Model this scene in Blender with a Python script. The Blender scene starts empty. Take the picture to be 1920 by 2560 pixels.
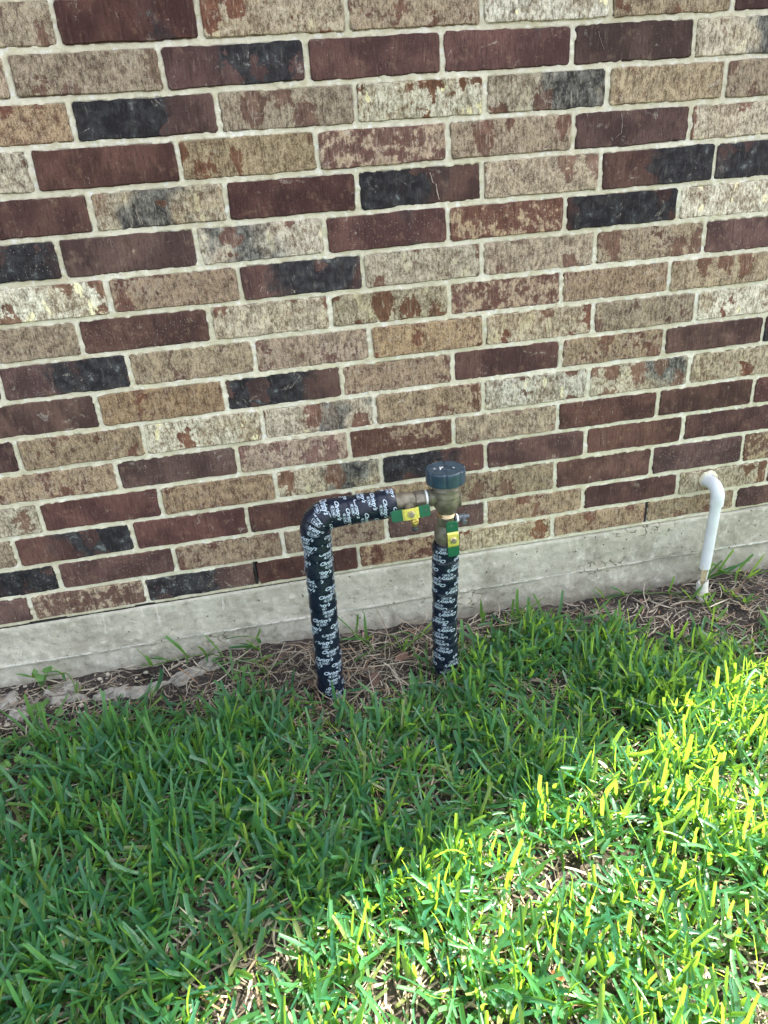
import bpy, bmesh, math, random
import numpy as np
from mathutils import Vector, Matrix
random.seed(7); RNG = np.random.default_rng(7)
scn = bpy.context.scene
C = scn.collection
R = math.radians

# ------------------------------------------------------------------ camera
cam = bpy.data.objects.new('camera', bpy.data.cameras.new('camera'))
C.objects.link(cam); scn.camera = cam
cam.matrix_world = (Matrix.Translation((0.27099, -1.49731, 1.06161)) @
                    Matrix.Rotation(-0.1547509, 4, 'Z') @ Matrix.Rotation(1.1244834, 4, 'X') @ Matrix.Rotation(-0.0804673, 4, 'Z'))
cam.data.sensor_fit = 'VERTICAL'; cam.data.sensor_height = 36.0
cam.data.lens = 1753.0 / 2560 * 36.0
cam.data.clip_start = 0.02; cam.data.clip_end = 500

# ------------------------------------------------------------------ sky, sun, exposure
SUN_AZ = math.atan2(0.936, 0.352)          # clockwise from +Y
SUN_EL = R(46)
w = bpy.data.worlds.new('World'); scn.world = w; w.use_nodes = True
nt = w.node_tree; nt.nodes.clear()
sky = nt.nodes.new('ShaderNodeTexSky'); sky.sky_type = 'NISHITA'; sky.sun_disc = False
sky.sun_elevation = SUN_EL; sky.sun_rotation = SUN_AZ
sky.air_density = 1.0; sky.dust_density = 4.0; sky.ozone_density = 0.6
bg = nt.nodes.new('ShaderNodeBackground'); bg.inputs['Strength'].default_value = 0.13
wo = nt.nodes.new('ShaderNodeOutputWorld')
hz = nt.nodes.new('ShaderNodeHueSaturation'); hz.inputs['Saturation'].default_value = 0.42      # sky greyed so the shaded wall lights less blue
nt.links.new(sky.outputs[0], hz.inputs['Color']); nt.links.new(hz.outputs[0], bg.inputs[0]); nt.links.new(bg.outputs[0], wo.inputs[0])
sd = bpy.data.lights.new('sun', 'SUN'); sd.energy = 5.0; sd.angle = R(0.8); sd.color = (1.0, 0.89, 0.68)
sun = bpy.data.objects.new('sun', sd); C.objects.link(sun)
SDIR = Vector((math.sin(SUN_AZ) * math.cos(SUN_EL), math.cos(SUN_AZ) * math.cos(SUN_EL), math.sin(SUN_EL)))
sun.rotation_euler = SDIR.to_track_quat('Z', 'Y').to_euler()
scn.view_settings.view_transform = 'Standard'; scn.view_settings.look = 'None'
scn.view_settings.gamma = 1.0; scn.view_settings.use_curve_mapping = False
scn.view_settings.exposure = 2.72

# ------------------------------------------------------------------ numpy noise
def _hash(ix, iy, s):
    h = (ix.astype(np.int64) * 374761393 + iy.astype(np.int64) * 668265263 + s * 1442695041) & 0x7fffffff
    h = ((h ^ (h >> 13)) * 1274126177) & 0x7fffffff
    return ((h ^ (h >> 16)) & 0xffff) / 65535.0
def vnoise(x, y, s=0):
    x = np.asarray(x, float); y = np.asarray(y, float)
    ix = np.floor(x); iy = np.floor(y); fx = x - ix; fy = y - iy
    fx = fx * fx * (3 - 2 * fx); fy = fy * fy * (3 - 2 * fy)
    a = _hash(ix, iy, s); b = _hash(ix + 1, iy, s); c = _hash(ix, iy + 1, s); d = _hash(ix + 1, iy + 1, s)
    return (a * (1 - fx) + b * fx) * (1 - fy) + (c * (1 - fx) + d * fx) * fy
def fbm(x, y, s=0, o=4):
    t = 0; a = 0.5; n = 0
    for i in range(o):
        t = t + a * vnoise(x * 2 ** i, y * 2 ** i, s + i * 17); n += a; a *= 0.5
    return t / n

# ------------------------------------------------------------------ object helpers
def tag(o, label=None, cat=None, group=None, kind=None):
    if label: o['label'] = label
    if cat: o['category'] = cat
    if group: o['group'] = group
    if kind: o['kind'] = kind
    return o
def empty(name, loc=(0, 0, 0)):
    o = bpy.data.objects.new(name, None); C.objects.link(o); o.location = loc; o.empty_display_size = 0.05
    return o
def link(name, me, mat, parent=None, smooth=False):
    o = bpy.data.objects.new(name, me); C.objects.link(o)
    if mat and not me.materials: me.materials.append(mat)
    if parent: o.parent = parent
    if smooth and len(me.polygons):
        me.polygons.foreach_set('use_smooth', np.ones(len(me.polygons), bool))
    return o
def np_mesh(name, V, F, tri=False):
    """V (n,3), F (m,k) constant-size faces."""
    V = np.ascontiguousarray(V, np.float32); F = np.ascontiguousarray(F, np.int32)
    me = bpy.data.meshes.new(name)
    me.vertices.add(len(V)); me.vertices.foreach_set('co', V.ravel())
    k = F.shape[1]
    me.loops.add(F.size); me.loops.foreach_set('vertex_index', F.ravel())
    me.polygons.add(len(F)); me.polygons.foreach_set('loop_start', np.arange(0, F.size, k, dtype=np.int32))
    me.update(calc_edges=True)
    return me
def grid_faces(nx, ny):
    i = np.arange(nx * ny).reshape(ny, nx)
    return np.stack([i[:-1, :-1].ravel(), i[:-1, 1:].ravel(), i[1:, 1:].ravel(), i[1:, :-1].ravel()], 1)
def frame(axis, up=None):
    z = Vector(axis).normalized()
    u = Vector(up) if up else (Vector((0, -1, 0)) if abs(z.y) < 0.9 else Vector((0, 0, 1)))
    x = u - z * u.dot(z); x.normalize(); y = z.cross(x)
    return Matrix((x, y, z)).transposed().to_4x4()
def lathe(bm, prof, base, axis, segs=32, up=None, cap0=True, cap1=True, mod=None):
    M = Matrix.Translation(base) @ frame(axis, up)
    rings = []
    for r, h in prof:
        ring = []
        for k in range(segs):
            a = 2 * math.pi * k / segs
            rr = mod(a, r, h) if mod else r
            ring.append(bm.verts.new(M @ Vector((rr * math.cos(a), rr * math.sin(a), h))))
        rings.append(ring)
    for a, b in zip(rings[:-1], rings[1:]):
        for k in range(segs):
            bm.faces.new((a[k], a[(k + 1) % segs], b[(k + 1) % segs], b[k]))
    if cap0: bm.faces.new(rings[0][::-1])
    if cap1: bm.faces.new(rings[-1])
def prism(bm, outline, M, h, bev=0.0):
    """2D outline (ccw) extruded 0..h along M's z, top edge bevelled."""
    lv = [(0, 1.0)] + ([(h - bev, 1.0), (h, None)] if bev else [(h, 1.0)])
    cx = sum(p[0] for p in outline) / len(outline); cy = sum(p[1] for p in outline) / len(outline)
    rings = []
    for hh, s in lv:
        ring = []
        for x, y in outline:
            if s is None:
                d = math.hypot(x - cx, y - cy) or 1; k = max(0, (d - bev) / d); x = cx + (x - cx) * k; y = cy + (y - cy) * k
            ring.append(bm.verts.new(M @ Vector((x, y, hh))))
        rings.append(ring)
    n = len(outline)
    for a, b in zip(rings[:-1], rings[1:]):
        for k in range(n): bm.faces.new((a[k], a[(k + 1) % n], b[(k + 1) % n], b[k]))
    bm.faces.new(rings[0][::-1]); bm.faces.new(rings[-1])
def rrect(x0, x1, y0, y1, r, n=5, corners=(1, 1, 1, 1)):
    pts = []
    for (cx, cy, a0), c in zip(((x1 - r, y1 - r, 0), (x0 + r, y1 - r, 90), (x0 + r, y0 + r, 180), (x1 - r, y0 + r, 270)), corners):
        if c:
            for k in range(n + 1):
                a = R(a0 + 90 * k / n); pts.append((cx + r * math.cos(a), cy + r * math.sin(a)))
        else:
            a = R(a0 + 45); pts.append((cx + math.copysign(r, math.cos(a)), cy + math.copysign(r, math.sin(a))))
    return pts
def bm_obj(name, bm, mat, parent=None, smooth=30):
    bmesh.ops.recalc_face_normals(bm, faces=bm.faces[:])
    me = bpy.data.meshes.new(name); bm.to_mesh(me); bm.free()
    o = link(name, me, mat, parent)
    if smooth:
        me.polygons.foreach_set('use_smooth', np.ones(len(me.polygons), bool))
        try: me.set_sharp_from_angle(angle=R(smooth))
        except Exception: pass
    return o

# ------------------------------------------------------------------ material helpers
class NT:
    def __init__(s, name):
        s.m = bpy.data.materials.new(name); s.m.use_nodes = True; s.t = s.m.node_tree; s.t.nodes.clear()
        s.out = s.n('ShaderNodeOutputMaterial')
    def n(s, typ, **kw):
        x = s.t.nodes.new(typ)
        for k, v in kw.items(): setattr(x, k, v)
        return x
    def put(s, sock, v):
        if isinstance(v, bpy.types.NodeSocket): s.t.links.new(v, sock)
        elif v is not None:
            if isinstance(v, (tuple, list)) and len(v) == 3 and sock.type == 'RGBA': v = (*v, 1)
            sock.default_value = v
    def math(s, op, a, b=None, c=None, clamp=False):
        x = s.n('ShaderNodeMath', operation=op, use_clamp=clamp)
        for i, v in enumerate((a, b, c)):
            if v is not None: s.put(x.inputs[i], v)
        return x.outputs[0]
    def vmath(s, op, a, b=None, scale=None):
        x = s.n('ShaderNodeVectorMath', operation=op); s.put(x.inputs[0], a)
        if b is not None: s.put(x.inputs[1], b)
        if scale is not None: s.put(x.inputs['Scale'], scale)
        return x.outputs[0]
    def noise(s, vec, scale, detail=3, rough=0.5, dist=0.0):
        x = s.n('ShaderNodeTexNoise'); s.put(x.inputs['Vector'], vec); x.inputs['Scale'].default_value = scale
        x.inputs['Detail'].default_value = detail; x.inputs['Roughness'].default_value = rough; x.inputs['Distortion'].default_value = dist
        return x.outputs['Fac']
    def voro(s, vec, scale, feature='F1', rnd=1.0):
        x = s.n('ShaderNodeTexVoronoi', feature=feature); s.put(x.inputs['Vector'], vec); x.inputs['Scale'].default_value = scale
        x.inputs['Randomness'].default_value = rnd
        return x
    def step(s, v, a, b):
        x = s.n('ShaderNodeMapRange', interpolation_type='SMOOTHSTEP'); s.put(x.inputs[0], v)
        s.put(x.inputs[1], a); s.put(x.inputs[2], b)
        return x.outputs[0]
    def mix(s, f, a, b):
        x = s.n('ShaderNodeMix', data_type='RGBA'); s.put(x.inputs[0], f); s.put(x.inputs[6], a); s.put(x.inputs[7], b)
        return x.outputs[2]
    def attr(s, name, typ='OBJECT', out='Fac'):
        return s.n('ShaderNodeAttribute', attribute_name=name, attribute_type=typ).outputs[out]
    def bump(s, h, strength, dist):
        x = s.n('ShaderNodeBump'); s.put(x.inputs['Height'], h); x.inputs['Strength'].default_value = strength
        x.inputs['Distance'].default_value = dist; return x.outputs[0]
    def bsdf(s, col, rough=0.8, metal=0.0, normal=None, spec=0.5, **kw):
        x = s.n('ShaderNodeBsdfPrincipled'); s.put(x.inputs['Base Color'], col); s.put(x.inputs['Roughness'], rough)
        s.put(x.inputs['Metallic'], metal); s.put(x.inputs['Specular IOR Level'], spec)
        if normal is not None: s.put(x.inputs['Normal'], normal)
        for k, v in kw.items(): s.put(x.inputs[k.replace('_', ' ')], v)
        return x.outputs[0]
    def done(s, sh): s.t.links.new(sh, s.out.inputs[0]); return s.m
    def obj(s): return s.n('ShaderNodeTexCoord').outputs['Object']
    def pos(s): return s.n('ShaderNodeNewGeometry').outputs['Position']

def simple(name, col, rough=0.5, metal=0.0, var=0.15, scale=60, bump=0.0, spec=0.5, **kw):
    t = NT(name); p = t.pos(); f = t.noise(p, scale, 4, 0.6)
    d = t.mix(t.step(f, 0.3, 0.7), tuple(c * (1 - var) for c in col), tuple(min(1, c * (1 + var)) for c in col))
    nrm = t.bump(t.noise(p, scale * 8, 3), bump, 0.001) if bump else None
    r = t.math('ADD', rough - 0.07, t.math('MULTIPLY', t.noise(p, scale * 2.3, 3), 0.14))
    return t.done(t.bsdf(d, r, metal, nrm, spec, **kw))

def brick_material(name, per_object=True):
    t = NT(name)
    if per_object:
        oc = t.obj(); seed = t.attr('seed'); coat = t.attr('coat'); char = t.attr('char'); cream = t.attr('cream'); cpos = t.attr('char_place'); pale = t.attr('pale')
        sv = t.n('ShaderNodeCombineXYZ')
        for i, k in enumerate((7.3, 3.1, 5.7)): t.put(sv.inputs[i], t.math('MULTIPLY', seed, k))
        P = t.vmath('ADD', oc, sv.outputs[0])
        sx = t.n('ShaderNodeSeparateXYZ'); t.put(sx.inputs[0], oc); along = t.math('DIVIDE', sx.outputs[0], 0.122)
    else:
        P = t.pos(); rnd = t.n('ShaderNodeNewGeometry').outputs['Random Per Island']
        coat = t.step(t.math('FRACT', t.math('MULTIPLY', rnd, 7.13)), 0.2, 0.6); char = t.step(t.math('FRACT', t.math('MULTIPLY', rnd, 13.7)), 0.7, 1.0)
        cream = t.step(t.math('FRACT', t.math('MULTIPLY', rnd, 29.3)), 0.8, 1.0); cpos = 0.0; along = 0.0; pale = 0.0; seed = rnd
    n1 = t.noise(P, 14, 3, 0.5, 0.3); n2 = t.noise(P, 48, 6, 0.62, 0.2)
    sc = t.vmath('MULTIPLY', P, (1, 1, 0.62))
    g = t.noise(sc, 330, 5, 0.8); g2 = t.noise(sc, 170, 3, 0.6)
    fine = t.noise(P, 900, 2, 0.5)
    # fired body: maroon on plain bricks, browner under a slip coat
    bodyA = t.mix(t.step(n1, 0.35, 0.65), (0.058, 0.030, 0.029), (0.112, 0.057, 0.050))
    bodyB = t.mix(t.step(n2, 0.35, 0.65), (0.120, 0.055, 0.038), (0.205, 0.100, 0.068))
    body = t.mix(t.math('MULTIPLY', coat, 1.3, clamp=True), bodyA, bodyB)
    body = t.mix(t.math('MULTIPLY', t.step(n2, 0.55, 0.68), 0.45), body, (0.19, 0.112, 0.082))
    body = t.mix(t.math('MULTIPLY', t.step(g, 0.45, 0.33), 0.6), body, (0.030, 0.015, 0.016))
    body = t.mix(t.math('MULTIPLY', t.step(fine, 0.62, 0.72), 0.30), body, (0.30, 0.20, 0.17))
    # slip coat
    cv = t.math('ADD', t.math('ADD', t.math('MULTIPLY', n1, 0.5), t.math('MULTIPLY', n2, 0.5)), t.math('MULTIPLY', t.math('SUBTRACT', coat, 0.5), 0.42))
    cv = t.math('ADD', cv, t.math('MULTIPLY', t.math('SUBTRACT', g2, 0.5), 0.22)); cm = t.step(cv, 0.445, 0.535)
    vo = t.voro(t.vmath('MULTIPLY', P, (1, 1, 0.62)), 18, 'F1', 1.0)
    vd = t.math('ADD', vo.outputs['Distance'], t.math('MULTIPLY', t.math('SUBTRACT', n2, 0.5), 1.1))
    csep = t.n('ShaderNodeSeparateColor'); t.put(csep.inputs[0], vo.outputs['Color'])
    blob = t.math('MULTIPLY', t.step(vd, 0.40, 0.36), t.step(csep.outputs[0], 0.42, 0.5))
    cm = t.math('MULTIPLY', cm, t.math('SUBTRACT', 1.0, blob))
    holes = t.step(g2, 0.36, 0.42)
    gm = t.step(t.math('ADD', t.math('MULTIPLY', g, 0.40), t.math('ADD', t.math('MULTIPLY', g2, 0.25), t.math('MULTIPLY', n2, 0.35))), 0.41, 0.60)
    tan = t.mix(gm, (0.105, 0.062, 0.038), (0.385, 0.272, 0.170))
    tan = t.mix(t.math('MULTIPLY', pale, 0.7, clamp=True), tan, t.mix(gm, (0.12, 0.085, 0.053), (0.50, 0.43, 0.30)))
    cmm = t.math('MULTIPLY', t.step(t.math('ADD', t.math('MULTIPLY', n1, 0.6), t.math('MULTIPLY', g2, 0.4)), 0.36, 0.56), cream, clamp=True)
    tan = t.mix(cmm, tan, t.mix(gm, (0.24, 0.21, 0.15), (0.70, 0.66, 0.54)))
    yel = t.math('MULTIPLY', t.step(t.noise(t.vmath('MULTIPLY', P, (1, 1, 0.6)), 38, 3, 0.5), 0.62, 0.66), cream, clamp=True)
    tan = t.mix(yel, tan, (0.74, 0.66, 0.40))
    gr = t.noise(P, 620, 4, 0.75)
    tan = t.mix(t.math('MULTIPLY', t.step(gr, 0.53, 0.62), 0.55), tan, (0.50, 0.42, 0.32))
    tan = t.mix(t.math('MULTIPLY', t.step(gr, 0.46, 0.38), 0.55), tan, (0.085, 0.055, 0.040))
    # a light rim where the coat breaks off
    rim = t.math('MULTIPLY', t.math('MULTIPLY', t.step(cv, 0.46, 0.50), t.step(cv, 0.56, 0.51)), t.step(g2, 0.42, 0.55))
    col = t.mix(t.math('MULTIPLY', cm, t.math('ADD', 0.55, t.math('MULTIPLY', holes, 0.45))), body, tan)
    col = t.mix(t.math('MULTIPLY', t.math('MULTIPLY', rim, 0.5), coat), col, (0.50, 0.42, 0.32))
    # flashed black areas
    d = t.math('ABSOLUTE', t.math('SUBTRACT', along, cpos))
    kv = t.math('ADD', t.math('SUBTRACT', t.math('MULTIPLY', char, 1.25), t.math('MULTIPLY', d, 0.75)), t.math('MULTIPLY', t.math('SUBTRACT', n1, 0.5), 1.5))
    km = t.step(kv, 0.30, 0.62)
    km = t.math('MULTIPLY', km, t.math('SUBTRACT', 1.0, t.math('MULTIPLY', blob, 0.75)))
    kcol = t.mix(t.step(n2, 0.4, 0.62), (0.012, 0.014, 0.018), (0.036, 0.039, 0.043))
    kcol = t.mix(t.math('MULTIPLY', t.step(n2, 0.60, 0.66), t.step(g2, 0.4, 0.55)), kcol, (0.12, 0.14, 0.14))
    kcol = t.mix(t.math('MULTIPLY', t.math('MULTIPLY', gm, 0.40), coat), kcol, (0.34, 0.32, 0.27))
    col = t.mix(t.math('MULTIPLY', km, 0.93), col, kcol)
    # specks of mortar
    sp = t.math('MULTIPLY', t.step(t.noise(P, 170, 5, 0.7), 0.70, 0.74), 0.6)
    col = t.mix(sp, col, (0.62, 0.58, 0.50))
    drag = t.noise(t.vmath('MULTIPLY', P, (1, 1, 0.16)), 240, 4, 0.7)
    col = t.mix(t.math('MULTIPLY', t.step(drag, 0.47, 0.36), 0.50), col, (0.030, 0.019, 0.016))
    col = t.mix(t.math('MULTIPLY', t.step(drag, 0.56, 0.68), t.math('ADD', 0.10, t.math('MULTIPLY', coat, 0.45))), col, (0.44, 0.37, 0.29))
    chalk = t.math('MULTIPLY', t.step(t.noise(P, 26, 5, 0.75, 1.2), 0.60, 0.68), 0.45)
    col = t.mix(t.math('MULTIPLY', chalk, t.step(gr, 0.45, 0.55)), col, (0.60, 0.54, 0.46))
    pv = t.voro(P, 260, 'F1', 1.0); pc = t.n('ShaderNodeSeparateColor'); t.put(pc.inputs[0], pv.outputs['Color'])
    pits = t.math('MULTIPLY', t.step(pv.outputs['Distance'], 0.34, 0.18), t.step(pc.outputs[0], 0.84, 0.88))
    col = t.mix(t.math('MULTIPLY', pits, 0.75), col, (0.022, 0.014, 0.013))
    grit = t.math('MULTIPLY', t.step(pv.outputs['Distance'], 0.30, 0.15), t.step(pc.outputs[1], 0.90, 0.93))
    col = t.mix(t.math('MULTIPLY', grit, 0.45), col, (0.48, 0.42, 0.36))
    hs = t.n('ShaderNodeHueSaturation'); t.put(hs.inputs['Color'], col)
    t.put(hs.inputs['Value'], t.math('ADD', 0.84, t.math('MULTIPLY', t.math('FRACT', t.math('MULTIPLY', seed, 3.7)), 0.34)))
    t.put(hs.inputs['Hue'], t.math('ADD', 0.498, t.math('MULTIPLY', t.math('FRACT', t.math('MULTIPLY', seed, 9.1)), 0.016)))
    t.put(hs.inputs['Saturation'], t.math('ADD', 0.80, t.math('MULTIPLY', t.math('FRACT', t.math('MULTIPLY', seed, 5.3)), 0.27)))
    col = hs.outputs[0]
    h = t.math('ADD', t.math('MULTIPLY', drag, 0.9), t.math('ADD', t.math('MULTIPLY', g, 0.8), t.math('MULTIPLY', n2, 0.8)))
    return t.done(t.bsdf(col, t.math('SUBTRACT', 0.88, t.math('MULTIPLY', km, 0.2)), 0, t.bump(h, 0.9, 0.0016), 0.08))
M_brick = brick_material('brick_face'); M_brick_far = brick_material('brick_face_far', False)

def mortar_material():
    t = NT('mortar'); P = t.pos()
    a = t.noise(P, 9, 4, 0.6); b = t.noise(P, 70, 5, 0.65); g = t.noise(P, 600, 3, 0.7)
    col = t.mix(t.step(a, 0.35, 0.65), (0.55, 0.51, 0.375), (0.68, 0.645, 0.53))
    col = t.mix(t.math('MULTIPLY', t.step(b, 0.5, 0.68), 0.55), col, (0.50, 0.445, 0.31))
    col = t.mix(t.math('MULTIPLY', t.step(b, 0.46, 0.34), 0.6), col, (0.78, 0.78, 0.76))
    col = t.mix(t.math('MULTIPLY', t.step(g, 0.42, 0.30), 0.5), col, (0.30, 0.28, 0.22))
    h = t.math('ADD', g, t.math('MULTIPLY', b, 1.5))
    return t.done(t.bsdf(col, 0.95, 0, t.bump(h, 1.0, 0.0020), 0.1))
M_mortar = mortar_material()

def concrete_material():
    t = NT('concrete'); P = t.pos()
    a = t.noise(P, 5, 5, 0.6, 0.4); b = t.noise(P, 38, 6, 0.68); g = t.noise(P, 500, 3, 0.7)
    col = t.mix(t.step(a, 0.32, 0.68), (0.335, 0.32, 0.26), (0.51, 0.495, 0.42))
    col = t.mix(t.math('MULTIPLY', t.step(b, 0.5, 0.7), 0.6), col, (0.66, 0.64, 0.56))
    col = t.mix(t.math('MULTIPLY', t.step(b, 0.46, 0.32), 0.6), col, (0.19, 0.175, 0.145))
    sx = t.n('ShaderNodeSeparateXYZ'); t.put(sx.inputs[0], P)
    # splashed soil along the foot of the foundation
    dirt = t.math('MULTIPLY', t.step(t.math('ADD', sx.outputs[2], t.math('MULTIPLY', b, 0.09)), 0.105, 0.02), t.step(a, 0.3, 0.6))
    stain = t.noise(t.vmath('MULTIPLY', P, (1, 1, 0.45)), 11, 5, 0.65, 0.5)
    col = t.mix(t.math('MULTIPLY', t.step(stain, 0.54, 0.68), 0.38), col, (0.17, 0.145, 0.11))
    col = t.mix(t.math('MULTIPLY', dirt, 0.75), col, (0.19, 0.15, 0.12))
    # runs of cement under the first course
    run = t.noise(t.vmath('MULTIPLY', P, (1, 1, 0.12)), 90, 3, 0.6)
    runm = t.math('MULTIPLY', t.step(run, 0.62, 0.70), t.step(t.math('ADD', sx.outputs[2], t.math('MULTIPLY', b, 0.10)), 0.155, 0.21))
    col = t.mix(t.math('MULTIPLY', runm, 0.6), col, (0.66, 0.65, 0.60))
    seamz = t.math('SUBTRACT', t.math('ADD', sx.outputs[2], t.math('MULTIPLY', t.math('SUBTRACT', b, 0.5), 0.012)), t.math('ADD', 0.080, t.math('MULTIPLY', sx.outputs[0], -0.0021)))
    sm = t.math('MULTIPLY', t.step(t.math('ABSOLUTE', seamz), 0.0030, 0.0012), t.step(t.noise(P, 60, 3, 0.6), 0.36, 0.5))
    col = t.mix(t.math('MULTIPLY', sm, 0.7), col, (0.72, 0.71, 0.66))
    pit = t.voro(t.vmath('ADD', P, t.vmath('SCALE', t.n('ShaderNodeTexNoise').outputs['Color'], scale=0.004)), 62, 'F1', 1.0); ps = t.n('ShaderNodeSeparateColor'); t.put(ps.inputs[0], pit.outputs['Color'])
    pm = t.math('MULTIPLY', t.step(pit.outputs['Distance'], 0.16, 0.10), t.step(ps.outputs[1], 0.92, 0.93))
    col = t.mix(t.math('MULTIPLY', pm, 0.85), col, (0.05, 0.045, 0.04))
    col = t.mix(t.math('MULTIPLY', t.step(g, 0.46, 0.30), 0.65), col, (0.15, 0.14, 0.12))
    cr = t.voro(t.vmath('ADD', P, t.vmath('SCALE', t.n('ShaderNodeTexNoise').outputs['Color'], scale=0.03)), 5.5, 'DISTANCE_TO_EDGE')
    crm = t.math('MULTIPLY', t.step(cr.outputs['Distance'], 0.004, 0.001), t.step(a, 0.60, 0.66))
    col = t.mix(t.math('MULTIPLY', crm, 0.8), col, (0.07, 0.06, 0.05))
    # crazed, flaking spots under the open joint and beside the conduit
    ck = t.voro(t.vmath('ADD', P, t.vmath('SCALE', t.n('ShaderNodeTexNoise').outputs['Color'], scale=0.02)), 42, 'DISTANCE_TO_EDGE')
    reg = None
    for c, k in (((1.20, 0, .172), (9, 1, 42)), ((1.07, 0, .083), (11, 1, 38)), ((.70, 0, .05), (18, 1, 28)), ((.06, 0, .06), (22, 1, 40))):
        q = t.vmath('MULTIPLY', t.vmath('SUBTRACT', P, c), k); ln = t.n('ShaderNodeVectorMath', operation='LENGTH'); t.put(ln.inputs[0], q)
        m_ = t.step(t.math('ADD', ln.outputs['Value'], t.math('MULTIPLY', b, 0.8)), 1.5, 0.9); reg = m_ if reg is None else t.math('MAXIMUM', reg, m_)
    ckm = t.math('MULTIPLY', t.step(ck.outputs['Distance'], 0.055, 0.012), reg)
    col = t.mix(t.math('MULTIPLY', reg, 0.30), col, (0.52, 0.47, 0.37))
    ckm = t.math('MULTIPLY', ckm, t.step(t.noise(P, 55, 4, 0.6), 0.47, 0.58))
    col = t.mix(t.math('MULTIPLY', ckm, 0.65), col, (0.08, 0.07, 0.055))
    crm = t.math('ADD', crm, t.math('MULTIPLY', ckm, 3.0))
    h = t.math('SUBTRACT', t.math('ADD', g, t.math('MULTIPLY', b, 2.0)), t.math('ADD', t.math('MULTIPLY', pm, 3.0), crm))
    return t.done(t.bsdf(col, 0.93, 0, t.bump(h, 0.9, 0.0024), 0.1))
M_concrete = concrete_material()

def soil_material():
    t = NT('soil'); P = t.pos()
    a = t.noise(P, 12, 4, 0.6); b = t.noise(P, 110, 5, 0.7); v = t.voro(P, 130, 'F1', 1.0)
    col = t.mix(t.step(a, 0.35, 0.65), (0.026, 0.021, 0.021), (0.066, 0.054, 0.050))
    col = t.mix(t.step(b, 0.52, 0.7), col, (0.135, 0.115, 0.102))
    sv = t.n('ShaderNodeSeparateColor'); t.put(sv.inputs[0], v.outputs['Color'])
    col = t.mix(t.math('MULTIPLY', t.step(sv.outputs[0], 0.92, 0.95), t.step(v.outputs['Distance'], 0.45, 0.3)), col, (0.22, 0.19, 0.16))
    h = t.math('ADD', t.math('MULTIPLY', b, 2), v.outputs['Distance'])
    return t.done(t.bsdf(col, 0.97, 0, t.bump(h, 0.9, 0.004), 0.2))
M_soil = soil_material()

def blade_material(name, dark, light, back, trans=0.38, rough=0.42):
    t = NT(name); a = t.n('ShaderNodeAttribute', attribute_name='tint', attribute_type='GEOMETRY')
    s = t.n('ShaderNodeSeparateColor'); t.put(s.inputs[0], a.outputs['Color'])
    r, al, r2 = s.outputs
    col = t.mix(r, dark, light)
    col = t.mix(t.math('MULTIPLY', t.step(al, 0.30, 0.0), 0.6), col, (0.14, 0.19, 0.06))
    col = t.mix(t.math('MULTIPLY', t.step(r2, 0.91, 0.99), 0.7), col, (0.20, 0.185, 0.075))
    P = t.pos(); f = t.noise(P, 260, 3, 0.6)
    col = t.mix(t.math('MULTIPLY', t.step(f, 0.45, 0.7), 0.30), col, (0.06, 0.17, 0.08))
    bs = t.bsdf(col, rough, 0, t.bump(f, 0.35, 0.0006), 0.50)
    tr = t.n('ShaderNodeBsdfTranslucent'); t.put(tr.inputs[0], t.mix(r, back, tuple(min(1, c * 1.35) for c in back)))
    mx = t.n('ShaderNodeMixShader'); mx.inputs[0].default_value = trans
    t.t.links.new(bs, mx.inputs[1]); t.t.links.new(tr.outputs[0], mx.inputs[2])
    return t.done(mx.outputs[0])
M_grass = blade_material('grass_blade', (0.004, 0.070, 0.054), (0.054, 0.195, 0.074), (0.31, 0.54, 0.045), 0.46, 0.38)
M_weed = blade_material('weed_leaf', (0.045, 0.125, 0.030), (0.09, 0.20, 0.045), (0.25, 0.42, 0.05), 0.30, 0.6)
def straw_material():
    t = NT('straw'); a = t.n('ShaderNodeAttribute', attribute_name='tint', attribute_type='GEOMETRY')
    s = t.n('ShaderNodeSeparateColor'); t.put(s.inputs[0], a.outputs['Color'])
    col = t.mix(s.outputs[0], (0.070, 0.057, 0.048), (0.42, 0.375, 0.30))
    col = t.mix(t.math('MULTIPLY', t.step(s.outputs[2], 0.7, 1.0), 0.6), col, (0.30, 0.17, 0.09))
    return t.done(t.bsdf(col, 0.8, 0, None, 0.3))
M_straw = straw_material()
M_stone = simple('limestone', (0.36, 0.33, 0.28), 0.9, 0, 0.35, 90, 0.6, 0.2)
M_spill = simple('spilled_cement', (0.25, 0.24, 0.215), 0.95, 0, 0.3, 40, 0.8, 0.2)

M_dark = simple('gap_shade_dark', (0.012, 0.010, 0.010), .9)  # near-black that stands in for shade inside the wall gaps
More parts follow.
